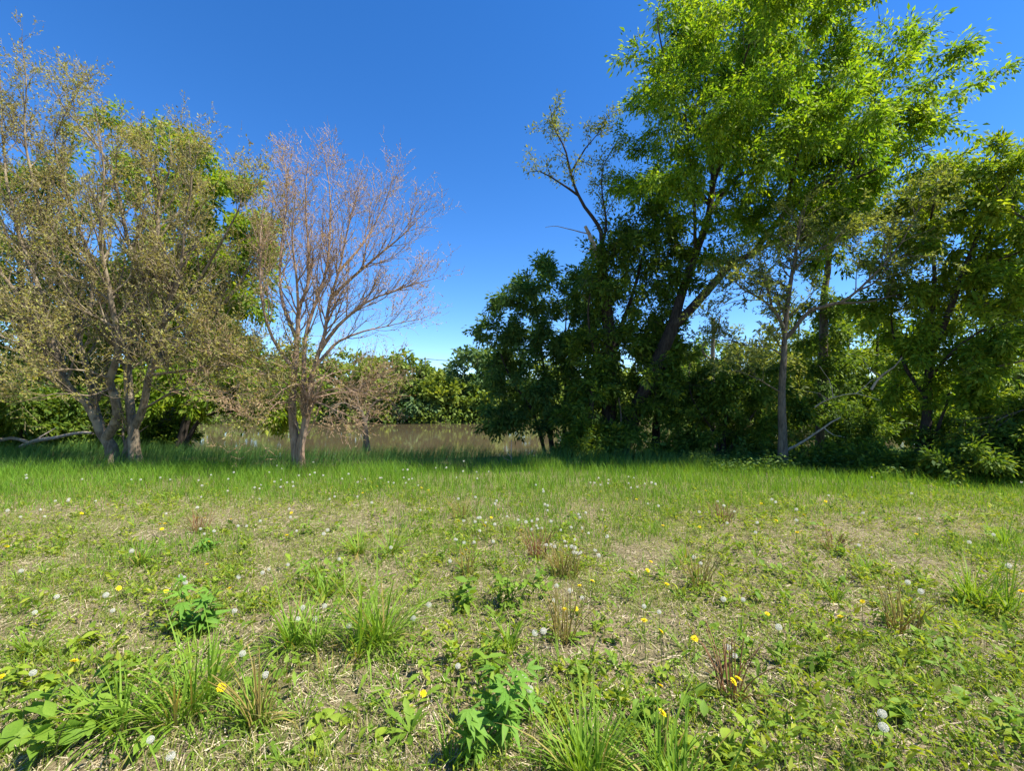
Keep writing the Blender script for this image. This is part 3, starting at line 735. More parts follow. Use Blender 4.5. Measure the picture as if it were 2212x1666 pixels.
blobsD = [
          (1330, 560, Yd, 60, 60, 1.4, 1.3), (1400, 510, Yd, 70, 80, 1.5, 1.3), (1430, 600, Yd + .4, 60, 80, 1.4, 1.3), (1350, 650, Yd, 70, 80, 1.5, 1.3), (1280, 620, Yd - .3, 50, 60, 1.3, 1.2), (1400, 720, Yd + .6, 60, 80, 1.3, 1.3), (1300, 760, Yd - .2, 60, 80, 1.4, 1.2), (1360, 830, Yd + .8, 50, 70, 1.2, 1.1), (1280, 850, Yd, 60, 70, 1.3, 1.1), (1260, 920, Yd - .2, 45, 40, 1.2, 1.0), (1350, 935, 13.3, 40, 35, .7, 1.0), (1420, 850, 13.5, 36, 50, .7, 1.0), (1298, 945, 13.3, 40, 32, .7, 1.0), (1395, 790, 13.6, 36, 50, .7, .9), (1455, 560, Yd + .5, 45, 70, 1.2, 1.0), (1330, 480, Yd, 40, 50, 1.0, 1.0), (1440, 760, Yd + 1, 50, 70, 1.0, 1.0)]
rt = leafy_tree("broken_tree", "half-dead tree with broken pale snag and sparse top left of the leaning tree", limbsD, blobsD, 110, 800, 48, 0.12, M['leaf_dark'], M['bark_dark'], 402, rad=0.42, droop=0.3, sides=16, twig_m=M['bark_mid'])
bD = limbsD[0][0][0]
gq = np.random.default_rng(4021)
t1 = grow([(P[len(P) // 3:], R[len(R) // 3:]) if k == 0 else (P, R) for k, (P, R) in enumerate(limbsD[1:5])], dens=4.6, length=0.95, angle=0.7, up=0.06, nseg=5, wob=0.14, rr=0.55, tmin=0.15, taper=0.35, g=gq, tip_r=0.3, maxr=0.016)
t2 = grow(t1, dens=5.5, length=0.42, angle=0.8, up=0.0, nseg=3, wob=0.18, rr=0.6, tmin=0.15, taper=0.3, g=gq, tip_r=0.5, maxr=0.006)
V, Fq = tubes([(P - bD, np.maximum(R, .003)) for P, R in t1 + t2], 3)
add("upper_branches", mesh_np("upper_branches", V, [Fq], M['bark_mid'], True), rt)["kind"] = "stuff"
C, D = along(t1 + t2, 38, gq)
n = len(C)
off = rand_dirs(n, gq) * gq.uniform(.02, .16, (n, 1))
V, Fq = leaf_quads(C + off - bD, unit(D * .5 + unit(off) + np.array([0, 0, -.35])), unit(gq.normal(0, .6, C.shape) + np.array([0, 0, .6])), .10 * gq.uniform(.6, 1.4, n), .4)
uc = add("upper_crown", mesh_np("upper_crown", V, [Fq], M['leaf_pale']), rt); uc["kind"] = "stuff"; uc["label"] = "sparse pale leaves of the half-dead top"
sn = [gl([(1296, 565, Yd - .15), (1280, 525, Yd - .25), (1272, 505, Yd - .25), (1264, 488, Yd - .28)], 0.10, 0.045),
      gl([(1272, 505, Yd - .25), (1240, 498, Yd - .5), (1205, 490, Yd - .7), (1178, 491, Yd - .8)], 0.022, 0.006),
      gl([(1282, 530, Yd - .25), (1265, 545, Yd - .5), (1250, 540, Yd - .6)], 0.016, 0.005)]
flare_set = set()
sn_o = add("snag", trunk_mesh("snag", [(P - bD, R) for P, R in sn], M['bark_dead'], 8), rt); sn_o["label"] = "pale broken stub with bark gone"

# blue-green bank tree left of it
Ye = 17.0
leafy_tree("bank_tree", "rounded dark blue-green tree overhanging the water left of the leaning trunks", [
    stem(1205, Ye, [(1180, 860, Ye), (1170, 760, Ye), (1160, 680, Ye), (1150, 630, Ye)], 0.12, 0.02, 6),
    stem(1215, Ye, [(1222, 860, Ye), (1220, 760, Ye), (1225, 660, Ye)], 0.12, 0.02, 7),
    stem(1225, Ye, [(1260, 850, Ye), (1270, 740, Ye), (1265, 640, Ye)], 0.1, 0.02, 8),
    stem(1200, Ye, [(1150, 890, Ye), (1110, 830, Ye), (1080, 760, Ye), (1075, 700, Ye)], 0.09, 0.02, 9)],
    [(1085, 690, Ye, 48, 60, 1.6), (1140, 650, Ye, 55, 45, 1.6), (1210, 625, Ye, 60, 50, 1.7), (1265, 610, Ye, 40, 60, 1.5), (1110, 770, Ye, 65, 60, 1.8), (1190, 740, Ye, 80, 80, 2), (1260, 730, Ye, 50, 80, 1.8), (1105, 850, Ye, 60, 50, 1.8), (1190, 850, Ye, 75, 60, 2), (1255, 840, Ye, 50, 70, 1.7), (1075, 890, Ye, 35, 25, 1.3), (1160, 905, Ye, 60, 28, 1.5)],
    80, 900, 48, 0.135, M['leaf_blue'], M['bark_dark'], 403, rad=0.5, trunk_limbs=4, sides=10)

# dark stems standing at the water
for k, (px, Y, top, r, lean, lab) in enumerate([(1268, 13.6, 925, 0.13, 6, "short dark trunk standing just left of the leaning tree's foot"), (1415, 14.8, 850, 0.13, 14, "dark upright trunk just right of the leaning tree's foot")]):
    leafy_tree("waterside_tree", lab, [stem(px, Y, [(px + lean * .3, (base_px(px, Y) + top) / 2, Y), (px + lean, top, Y), (px + lean * 2, top - 90, Y + .3)], r * 1.15, r * .5, 40 + k)],
        [(px + lean * 2, top - 90, Y + .3, 45, 50, 1.0), (px + lean, top - 10, Y, 45, 40, 1.0), (px + 20, top + 25, Y - .2, 35, 22, .8)], 16, 150, 48, 0.12, M['leaf_dark'], M['bark_dark'], 410 + k, rad=0.4, sides=12)

# rounded shade bush right of the leaning trunk
Yf = 13.2
leafy_tree("shade_bush", "rounded dark leafy bush on a thin stem right of the leaning trunk", [
    stem(1562, Yf, [(1566, 950, Yf), (1572, 900, Yf), (1565, 850, Yf), (1560, 800, Yf)], 0.085, 0.02, 50),
    stem(1570, Yf, [(1590, 940, Yf), (1630, 890, Yf), (1655, 850, Yf)], 0.05, 0.015, 51),
    stem(1558, Yf, [(1540, 930, Yf), (1505, 880, Yf), (1490, 840, Yf)], 0.045, 0.015, 52)],
    [(1500, 860, Yf, 60, 60, 1.2), (1560, 830, Yf, 65, 55, 1.3), (1620, 840, Yf, 60, 60, 1.3), (1670, 880, Yf, 45, 55, 1.1), (1540, 910, Yf, 70, 50, 1.2), (1620, 920, Yf, 65, 50, 1.2), (1490, 935, Yf, 45, 40, 1), (1690, 935, Yf, 35, 35, .9), (1590, 965, Yf, 60, 30, 1)],
    60, 620, 48, 0.10, M['leaf_dark'], M['bark_dark'], 404, rad=0.38, cat="bush", trunk_limbs=3, sides=10)

# slender open tree
Yh = 11.3
g1 = np.random.default_rng(106)
limbsH = [
    gl([(1691, 1012, Yh), (1690, 930, Yh), (1689, 844, Yh), (1693, 770, Yh), (1696, 717, Yh), (1702, 658, Yh), (1710, 590, Yh), (1723, 523, Yh + .1), (1730, 470, Yh + .2)], 0.115, 0.03),
    gl([(1696, 725, Yh), (1684, 691, Yh - .1), (1654, 654, Yh - .2), (1605, 628, Yh - .4), (1580, 600, Yh - .5)], 0.05, 0.012),
    gl([(1668, 668, Yh - .15), (1650, 601, Yh - .1), (1640, 560, Yh)], 0.032, 0.01),
    gl([(1696, 730, Yh), (1714, 714, Yh - .1), (1751, 672, Yh - .3), (1814, 655, Yh - .6), (1852, 628, Yh - .8), (1908, 572, Yh - 1.0), (1949, 520, Yh - 1.2), (1985, 450, Yh - 1.3)], 0.06, 0.012),
    gl([(1814, 655, Yh - .6), (1880, 650, Yh - .3), (1960, 632, Yh - .1), (2050, 632, Yh)], 0.03, 0.008),
    gl([(1710, 590, Yh), (1750, 550, Yh - .4), (1800, 520, Yh - .6), (1840, 470, Yh - .8)], 0.03, 0.008),
    gl([(1693, 770, Yh), (1660, 750, Yh + .3), (1600, 745, Yh + .5), (1550, 720, Yh + .6)], 0.025, 0.007),
    gl([(1689, 850, Yh), (1640, 820, Yh - .4), (1590, 800, Yh - .6)], 0.02, 0.006),
    gl([(1852, 628, Yh - .8), (1900, 600, Yh - .3), (1970, 500, Yh), (2000, 430, Yh + .1)], 0.025, 0.007),
]
bare_tree("open_tree", "slender open-branched tree with straight sunlit trunk and thin scattered leaves", limbsH, [
    dict(dens=8.0, length=1.3, angle=0.8, up=0.02, nseg=6, wob=0.13, rr=0.5, tmin=0.4, taper=0.4, tip_r=0.25, maxr=0.02),
    dict(dens=7.0, length=0.62, angle=0.85, up=-0.03, nseg=4, wob=0.16, rr=0.55, tmin=0.15, taper=0.3, tip_r=0.3, maxr=0.008),
    dict(dens=5.0, length=0.25, angle=0.8, up=-0.08, nseg=3, wob=0.15, rr=0.6, tmin=0.1, taper=0.3, tip_r=0.4, maxr=0.004),
], 206, M['bark_mid'], M['twig_dark'], M['leaf_pale'], 0.09, 32.0, leaf_from=1, wr=0.36)

# creeper-hung trunk behind
Yi = 15.2
leafy_tree("creeper_trunk_tree", "thick straight trunk hung with creeper behind the slender open tree", [
    stem(1778, Yi, [(1778, 860, Yi), (1777, 788, Yi), (1779, 672, Yi), (1788, 590, Yi), (1794, 520, Yi), (1800, 430, Yi), (1810, 360, Yi)], 0.2, 0.06, 60)],
    [(1790, 560, Yi, 30, 40, .6, .8), (1800, 480, Yi, 70, 60, 1.2, .7), (1830, 400, Yi, 90, 60, 1.4), (1778, 850, Yi, 40, 80, .8), (1775, 740, Yi, 32, 60, .7, 2.0), (1783, 650, Yi, 34, 50, .7, 2.0), (1850, 520, Yi, 60, 40, 1.0, .5), (1840, 800, Yi, 50, 50, 1.2), (1745, 900, Yi - .4, 45, 40, 1)],
    60, 430, 44, 0.115, M['leaf_dark'], M['bark_mid'], 405, rad=0.42, sides=14)

# wood-edge tree on the right
Yj = 11.0
g1 = np.random.default_rng(107)
limbsJ = [
    gl([(1984, 1003, Yj), (1988, 985, Yj), (2001, 919, Yj), (2005, 807, Yj), (2014, 743, Yj), (2011, 695, Yj), (2020, 600, Yj), (2010, 500, Yj + .1), (2020, 420, Yj + .2)], 0.13, 0.02),
    gl([(2012, 755, Yj), (2038, 702, Yj - .2), (2075, 602, Yj - .5), (2110, 520, Yj - .7), (2150, 430, Yj - .9), (2180, 390, Yj - 1.0), (2220, 350, Yj - 1.2)], 0.08, 0.015),
    gl([(2005, 820, Yj), (2050, 770, Yj - .6), (2110, 720, Yj - 1.0), (2200, 690, Yj - 1.3)], 0.05, 0.01),
    gl([(2003, 860, Yj), (1960, 800, Yj + .3), (1930, 720, Yj + .5), (1925, 640, Yj + .6)], 0.05, 0.012),
    gl([(2075, 602, Yj - .5), (2130, 570, Yj - .9), (2200, 545, Yj - 1.2), (2280, 500, Yj - 1.4)], 0.04, 0.01),
    gl([(1988, 985, Yj), (2010, 950, Yj - .1), (2035, 900, Yj - .3), (2050, 850, Yj - .5)], 0.06, 0.02),
]
blobsJ = [(2010, 420, Yj, 50, 60, 1.2), (2080, 380, Yj - .4, 60, 55, 1.3), (2150, 420, Yj - .8, 60, 70, 1.2), (2040, 500, Yj - .2, 60, 60, 1.2), (2110, 540, Yj - .6, 60, 55, 1.2), (1960, 560, Yj + .3, 50, 60, 1.1), (1935, 650, Yj + .4, 50, 60, 1.1), (2030, 620, Yj, 55, 50, 1.1, .7), (2100, 680, Yj - .8, 60, 50, 1.1), (1980, 720, Yj + .2, 50, 50, 1), (2080, 780, Yj - .5, 70, 50, 1.1), (2180, 600, Yj - 1.1, 60, 60, 1.1, .8), (2190, 740, Yj - 1.2, 60, 60, 1.1), (2220, 500, Yj - 1.1, 60, 80, 1.2), (1960, 820, Yj + .3, 55, 50, 1), (2040, 860, Yj - .2, 60, 45, 1)]
leafy_tree("edge_tree", "leafy yellow-green tree with dark forked stems at the wood edge on the right", limbsJ, blobsJ, 100, 1000, 48, 0.105, M['leaf_bright'], M['bark_dark'], 406, rad=0.36, sides=14, wr=0.38)

# spray of olive twigs reaching in at the right edge
g1 = np.random.default_rng(108)
Yk = 9.6
limbsK = [
    gl([(2420, 1010, Yk), (2405, 850, Yk), (2370, 700, Yk), (2340, 560, Yk), (2310, 470, Yk), (2300, 420, Yk)], 0.13, 0.02),
    gl([(2370, 700, Yk), (2290, 660, Yk + .2), (2220, 650, Yk + .4), (2130, 655, Yk + .6)], 0.05, 0.01),
    gl([(2390, 780, Yk), (2300, 770, Yk), (2200, 780, Yk + .1), (2120, 800, Yk + .2)], 0.05, 0.01),
    gl([(2340, 560, Yk), (2260, 500, Yk + .1), (2190, 460, Yk + .2), (2150, 400, Yk + .3)], 0.05, 0.01),
    gl([(2405, 850, Yk), (2320, 860, Yk - .2), (2230, 880, Yk - .2), (2150, 910, Yk - .1)], 0.04, 0.01),
]
bare_tree("twiggy_tree", "olive-budding twiggy tree reaching in from the right edge of the picture", limbsK, [
    dict(dens=2.8, length=1.3, angle=0.6, up=0.05, nseg=6, wob=0.1, rr=0.5, tmin=0.25, taper=0.4, tip_r=0.25, maxr=0.02),
    dict(dens=4.5, length=0.55, angle=0.7, up=0.04, nseg=4, wob=0.14, rr=0.55, tmin=0.15, taper=0.3, tip_r=0.3, maxr=0.008),
    dict(dens=6.0, length=0.25, angle=0.8, up=0.0, nseg=3, wob=0.15, rr=0.6, tmin=0.1, taper=0.3, tip_r=0.4, maxr=0.004),
], 207, M['bark_mid'], M['twig_dark'], M['leaf_bright'], 0.07, 16.0, leaf_from=1)

# tall dark tree in the far right corner and more of the wood behind
for k, (px, Y, top, w, mat, n, lab) in enumerate([
        (2245, 22, 270, 100, 'leaf_dark', 800, "tall dark green tree rising at the right edge behind the wood"),
        (2080, 20, 590, 100, 'leaf_dark', 380, "dark tree behind the forked stems at the right wood edge"),
        (1900, 20, 660, 110, 'leaf_bright', 380, "mid-height bluish tree behind the slender open tree's long right limb"),
        (1725, 24, 650, 85, 'leaf_far', 230, "thin green tree seen between the slender open tree and the creeper-hung trunk"),
        (1835, 22, 620, 85, 'leaf_bright', 250, "green tree rising just right of the creeper-hung trunk"),
        (1630, 22, 700, 95, 'leaf_pale', 300, "green tree seen through the gap left of the slender open tree"),
        (1490, 20, 740, 60, 'leaf_blue', 240, "small dark tree behind the leaning trunk's right side")]):
    gy0 = base_px(px, Y)
    hh = gy0 - top
    leafy_tree("wood_tree", lab, [stem(px, Y, [(px + 4, gy0 - hh * .4, Y), (px - 3, gy0 - hh * .65, Y), (px, top + hh * .12, Y)], 0.2, 0.04, 70 + k)],
        [(px, top + hh * .16, Y, w * .55, hh * .16, 1.8), (px - w * .45, top + hh * .33, Y, w * .55, hh * .16, 2), (px + w * .45, top + hh * .32, Y, w * .55, hh * .17, 2), (px, top + hh * .45, Y, w * .8, hh * .2, 2.4), (px - w * .4, top + hh * .64, Y, w * .65, hh * .18, 2.2), (px + w * .45, top + hh * .66, Y, w * .65, hh * .18, 2.2), (px, top + hh * .84, Y, w * .9, hh * .15, 2.2)],
        50, n, 32, 0.18, M[mat], M['bark_dark'], 420 + k, rad=0.6, group="trees standing behind the wood edge")

# snag with a curl of peeling bark
Yl = 17.5
g1 = np.random.default_rng(109)
P0 = [stem(1541, Yl, [(1540, 850, Yl), (1540, 776, Yl), (1543, 720, Yl), (1541, 688, Yl)], 0.10, 0.07, 80),
      gl([(1540, 776, Yl), (1526, 770, Yl - .2), (1516, 755, Yl - .3), (1522, 742, Yl - .3)], 0.06, 0.03),
      gl([(1543, 720, Yl), (1552, 700, Yl), (1556, 680, Yl)], 0.05, 0.02)]
b = P0[0][0][0]
r = empty("dead_snag", b, "bare broken-off dead trunk standing between the leaning tree and the slender tree", "dead tree")
flare_set = {0}
add("trunk", trunk_mesh("dead_snag", [(P - b, R) for P, R in P0], M['bark_dead'], 10, 0.16), r)

# undergrowth shrubs along the right wood edge
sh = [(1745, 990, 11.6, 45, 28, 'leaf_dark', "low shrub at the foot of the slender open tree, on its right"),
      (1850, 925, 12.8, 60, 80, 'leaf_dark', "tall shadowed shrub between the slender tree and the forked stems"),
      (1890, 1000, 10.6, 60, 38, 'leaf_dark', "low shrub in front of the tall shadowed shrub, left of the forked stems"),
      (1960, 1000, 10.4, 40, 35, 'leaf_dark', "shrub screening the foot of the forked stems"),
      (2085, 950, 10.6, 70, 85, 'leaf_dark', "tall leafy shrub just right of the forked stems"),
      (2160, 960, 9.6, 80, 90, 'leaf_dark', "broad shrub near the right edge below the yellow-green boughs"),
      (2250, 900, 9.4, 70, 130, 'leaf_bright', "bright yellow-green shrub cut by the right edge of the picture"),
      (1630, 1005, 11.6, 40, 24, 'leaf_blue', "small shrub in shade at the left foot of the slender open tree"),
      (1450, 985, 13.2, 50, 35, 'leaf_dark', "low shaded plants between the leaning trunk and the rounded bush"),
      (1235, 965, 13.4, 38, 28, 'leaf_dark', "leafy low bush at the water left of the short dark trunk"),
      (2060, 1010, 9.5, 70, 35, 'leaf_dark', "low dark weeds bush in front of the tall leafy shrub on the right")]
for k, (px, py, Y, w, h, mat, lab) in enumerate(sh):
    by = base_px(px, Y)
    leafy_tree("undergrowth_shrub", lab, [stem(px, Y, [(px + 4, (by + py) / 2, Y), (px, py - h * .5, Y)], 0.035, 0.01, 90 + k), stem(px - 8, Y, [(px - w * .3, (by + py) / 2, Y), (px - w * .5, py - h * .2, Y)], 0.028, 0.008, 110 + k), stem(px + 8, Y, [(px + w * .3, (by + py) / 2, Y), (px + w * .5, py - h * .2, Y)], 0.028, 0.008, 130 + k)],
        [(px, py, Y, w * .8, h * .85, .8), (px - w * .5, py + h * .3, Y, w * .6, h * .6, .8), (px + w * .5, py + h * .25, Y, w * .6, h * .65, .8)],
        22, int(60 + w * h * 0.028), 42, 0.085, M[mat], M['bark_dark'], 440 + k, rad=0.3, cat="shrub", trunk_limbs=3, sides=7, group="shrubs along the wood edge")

# ------------------------------------------------------------------ the far bank
far = [  # px, Y, top, width, material, label
    (585, 60, 758, 84, 'leaf_far', "far-bank green tree seen behind the bare tree's left branches"),
    (690, 60, 778, 72, 'leaf_far', "far-bank green tree directly behind the bare tree's trunk"),
    (765, 58, 756, 74, 'leaf_far_yellow', "broad yellow-green far-bank tree right of the bare tree's trunk"),
    (820, 57, 788, 48, 'leaf_far_yellow', "smaller yellow-green far-bank tree beside the broad one"),
    (880, 59, 773, 55, 'leaf_far', "rounded bright green far-bank tree left of the pole"),
    (925, 66, 800, 40, 'leaf_far_blue', "bluish far-bank tree directly below the utility pole"),
    (958, 57.5, 834, 36, 'leaf_far_yellow', "low round yellow-green bush at the far water's edge"),
    (985, 64, 788, 48, 'leaf_far_blue', "dark bluish far-bank tree right of the yellow-green bush"),
    (1030, 60, 733, 60, 'leaf_far_blue', "tallest bluish far-bank tree beside the dark overhanging tree"),
    (1020, 58, 856, 40, 'leaf_far', "low green far-bank tree beneath the tallest bluish one"),
    (1090, 62, 768, 72, 'leaf_far', "far-bank green tree behind the dark overhanging tree's left side"),
    (1190, 60, 788, 72, 'leaf_far', "far-bank tree behind the dark overhanging tree"),
    (1330, 62, 778, 84, 'leaf_far', "far-bank tree behind the leaning tree's trunks"),
    (1460, 60, 758, 84, 'leaf_far_yellow', "far-bank tree glimpsed right of the leaning trunk"),
    (1590, 62, 738, 84, 'leaf_far', "far-bank tree behind the dead snag"),
    (1740, 60, 728, 96, 'leaf_far', "far-bank tree behind the slender open tree"),
    (1900, 62, 738, 96, 'leaf_far_yellow', "far-bank tree behind the creeper-hung trunk, on its right"),
    (500, 62, 748, 84, 'leaf_far', "far-bank tree behind the overhanging boughs"),
    (840, 64, 778, 52, 'leaf_far', "far-bank tree standing behind the two yellow-green ones"),
    (895, 57, 864, 31, 'leaf_far_blue', "low dark bush at the far water's edge left of the yellow-green bush"),
]
for k, (px, Y, top, w, mat, lab) in enumerate(far):
    g = np.random.default_rng(600 + k)
    by = base_px(px, Y); hh = by - top
    x0 = at(px, by, Y)
    blobs = []
    for q in range(9):
        t = q / 8
        ww = w * (0.55 + 0.6 * math.sin(math.pi * min(1, 0.25 + 0.75 * t)))
        blobs.append((px + g.uniform(-.5, .5) * ww * .8, top + hh * (0.12 + 0.82 * t), Y + g.uniform(-1.5, 1), ww * .55, hh * .14, w * Y / F * .7))
    leafy_tree("far_bush" if hh < 65 else "far_tree", lab, [stem(px, Y, [(px + 2, by - hh * .5, Y), (px, top + hh * .15, Y)], 0.2, 0.05, 150 + k)], blobs, 26, 230, 14, 0.48, M[mat], M['bark_mid'], 620 + k, rad=0.9, sides=7, wr=0.6, s_dens=1.0,
               cat="bush" if hh < 65 else "tree", group="trees along the far bank", sprigs=4)

# unbroken far-off wood behind the bank trees
g = np.random.default_rng(701)
n = 16000
X = g.uniform(-130, 130, n); Y = 70 + 12 * g.random(n)
top = 3.2 + 4.2 * fbm(X, Y * 0, 7.0, 35)
C = np.stack([X, Y, 0.2 + top * g.random(n) ** 0.8], 1)
V, f = leaf_quads(C, unit(g.normal(0, 1, (n, 3))), unit(g.normal(0, .6, (n, 3)) + np.array([0, -.3, .8])), g.uniform(.7, 1.4, n), .6)
tag(add("treeline", mesh_np("treeline", V, [f], M['leaf_far'])), "far-off unbroken wood behind the trees of the far bank", "wood", kind="stuff")

# low growth hiding the far water line
g = np.random.default_rng(700)
n = 15000
X = g.uniform(-70, 70, n); Y = FAR_BANK - 1.2 + g.random(n) ** 1.3 * 4.0 + 1.6 * (fbm(X, X * 0 + 3, 9, 2) - 0.5)
C = np.stack([X, Y, WATER_Z - .05 + g.random(n) ** 1.4 * (0.6 + 2.0 * fbm(X, Y * 0, 2.5, 33))], 1)
V, f = leaf_quads(C, unit(g.normal(0, 1, (n, 3))), unit(g.normal(0, .6, (n, 3)) + np.array([0, -.3, .8])), g.uniform(.25, .55, n), .55)
tag(add("far_undergrowth", mesh_np("far_undergrowth", V, [f], M['leaf_far'])), "low green growth hanging over the far water line", "undergrowth", kind="stuff")
# ------------------------------------------------------------------ ground cover nobody could count
M['grass_bank'] = leaf_mat('bank_grass_blade', [(0.2, (0.05, 0.13, 0.035)), (0.5, (0.09, 0.20, 0.045)), (0.8, (0.18, 0.29, 0.06))], trans=0.4, noise_scale=0.9, noise_amt=0.55)
M['grass_meadow'] = leaf_mat('meadow_grass_blade', [(0.2, (0.095, 0.22, 0.02)), (0.5, (0.15, 0.30, 0.024)), (0.78, (0.22, 0.35, 0.035)), (0.95, (0.38, 0.36, 0.11))], trans=0.42, noise_scale=0.7, noise_amt=0.4)
M['grass_short'] = leaf_mat('short_grass_blade', [(0.15, (0.12, 0.21, 0.025)), (0.45, (0.20, 0.29, 0.035)), (0.72, (0.29, 0.34, 0.06)), (0.92, (0.42, 0.37, 0.15))], trans=0.38, noise_scale=0.9, noise_amt=0.35)
M['straw'] = leaf_mat('straw', [(0.15, (0.22, 0.165, 0.09)), (0.5, (0.42, 0.34, 0.20)), (0.85, (0.62, 0.53, 0.35))], trans=0.1, noise_scale=1.5, noise_amt=0.25, tcol=(1, 1, 1))
M['cover_leaf'] = leaf_mat('ground_cover_leaf', [(0.2, (0.11, 0.20, 0.022)), (0.5, (0.20, 0.29, 0.028)), (0.8, (0.34, 0.38, 0.04))], trans=0.4, noise_scale=1.2, noise_amt=0.4)
M['ochre_stalk'] = leaf_mat('ochre_stalk', [(0.1, (0.24, 0.13, 0.05)), (0.5, (0.36, 0.25, 0.09)), (0.9, (0.42, 0.34, 0.14))], trans=0.15, noise_amt=0.2)

gg = np.random.default_rng(77)
def scatter(n, y0, y1, a=1.15, side=1.2, margin=1.5):
    """places in front of the viewer, denser near"""
    u = gg.random(n)
    e = 2 - a
    Y = (y0 ** e + u * (y1 ** e - y0 ** e)) ** (1 / e)
    X = gg.uniform(-1, 1, n) * (side * Y + margin)
    return X, Y
def onto(X, Y, dz=0.0):
    return np.stack([X, Y, ground_z(X, Y) + dz], 1)
def meadow_edge(X):
    return 10.3 + 1.3 * (fbm(X, X * 0, 2.2, 8) - 0.5) * 2 - 1.6 * smooth(4, 9, X) + 0.6 * smooth(-4, 2, X)
def straw_edge(X):
    return 7.4 + 1.6 * (fbm(X, X * 0 + 5, 2.5, 12) - 0.5) * 2 - 0.9 * smooth(-6, -10, X)

# tall grass on the bank
n = 80000
X = gg.uniform(-24, 17, n); Y = 9.3 + gg.random(n) ** 0.9 * 9.5
Yb_ = bank_y(X)
keep = (Y > meadow_edge(X) + gg.normal(0, .35, n)) & (Y < Yb_ + 2.6) & (np.abs(X) < 1.25 * Y + 2) & (gg.random(n) < 0.45 + 0.8 * fbm(X, Y, 1.4, 31))
X, Y = X[keep], Y[keep]
P = onto(X, Y, -0.01)
n = len(P)
hh = (0.16 + 0.62 * fbm(X, Y, 1.3, 14)) * gg.uniform(0.6, 1.2, n) * (1 - 0.45 * smooth(3, 8, X)) * (0.75 + 0.25 * smooth(10.5, 12.5, Y))
wind = gg.normal(0.4, 0.9, n)
V, fs = blade_quads(P, hh, gg.uniform(0.008, 0.014, n), gg.uniform(0.15, 0.6, n), gg.uniform(0.1, 0.6, n), wind, 2)
tag(add("bank_grass", mesh_np("bank_grass", V, fs, M['grass_bank'])), "tall deep green grass along the top of the bank", "grass", kind="stuff")

# green meadow strip and green patches
n = 128000
X, Y = scatter(n, 4.6, 12.2, 0.6)
patch = fbm(X, Y, 1.3, 23)
se = straw_edge(X)
pr = smooth(se - 1.0, se + 0.5, Y) * (0.35 + 0.9 * patch) + (Y <= se) * smooth(0.46, 0.64, patch) * 0.75
keep = (gg.random(n) < pr) & (Y < meadow_edge(X) + 0.8)
X, Y = X[keep], Y[keep]; n = len(X)
hh = (0.08 + 0.17 * smooth(6.5, 10.5, Y) + 0.10 * fbm(X, Y, 0.9, 4)) * gg.uniform(0.55, 1.25, n)
V, fs = blade_quads(onto(X, Y, -0.01), hh, gg.uniform(0.005, 0.010, n), gg.uniform(0.1, 0.7, n), gg.uniform(0, 0.6, n), gg.uniform(0, 6.28, n), 2)
tag(add("meadow_grass", mesh_np("meadow_grass", V, fs, M['grass_meadow'])), "bright green meadow grass between the mown field and the bank", "grass", kind="stuff")

# short cut grass in the mown field
n = 172000
X, Y = scatter(n, 1.5, 8.8, 1.15)
patch = fbm(X, Y, 0.75, 41)
keep = gg.random(n) < smooth(0.30, 0.58, patch) * 0.95 + 0.16
X, Y = X[keep], Y[keep]; n = len(X)
hh = (0.03 + 0.10 * fbm(X, Y, 0.6, 15)) * np.clip(gg.lognormal(-.1, .45, n), .3, 2.2)
near = Y < 3.0
parts = []
for msk, sg in ((near, 2), (~near, 1)):
    k = int(msk.sum())
    V, fs = blade_quads(onto(X[msk], Y[msk], -0.005), hh[msk], gg.uniform(0.003, 0.0065, k), gg.uniform(0.2, 1.1, k), gg.uniform(0.1, 0.9, k), gg.uniform(0, 6.28, k), sg)
    parts.append((V, fs))
V, fs = merge(parts)
tag(add("mown_grass", mesh_np("mown_grass", V, fs, M['grass_short'])), "short yellow-green mown grass over the near field", "grass", kind="stuff")

# straw and cut stems lying about
n = 122000
X, Y = scatter(n, 1.5, 9.0, 1.25)
keep = gg.random(n) < (0.25 + 0.95 * fbm(X, Y, 1.0, 51)) * (1 - smooth(straw_edge(X), straw_edge(X) + 1.2, Y))
X, Y = X[keep], Y[keep]; n = len(X)
az = gg.normal(0, 1, n) * 0.8 + 3.0 * fbm(X, Y, 1.6, 61) + (gg.random(n) < 0.3) * gg.uniform(0, 3.14, n)
Ls = np.minimum(0.03 + gg.exponential(0.035, n), 0.26); Ws = gg.uniform(0.0022, 0.0048, n)
d = np.stack([np.cos(az), np.sin(az), gg.normal(0.02, 0.14, n)], 1)
sd = unit(np.stack([-np.sin(az), np.cos(az), gg.normal(0, 0.6, n)], 1))
C = onto(X, Y, 0.0); C[:, 2] += 0.004 + np.abs(gg.normal(0, 0.012, n))
a = C - d * Ls[:, None] / 2; b = C + d * Ls[:, None] / 2; w = sd * Ws[:, None] / 2
bow = np.array([0, 0, 1.0]) * (Ls * gg.uniform(0, .12, n))[:, None]
V = np.stack([a - w, a + w, b + w, b - w], 1).reshape(-1, 3)
tag(add("straw_litter", mesh_np("straw_litter", V, [np.arange(len(V)).reshape(-1, 4)], M['straw'])), "dry straw and cut stems strewn over the mown field", "straw", kind="stuff")

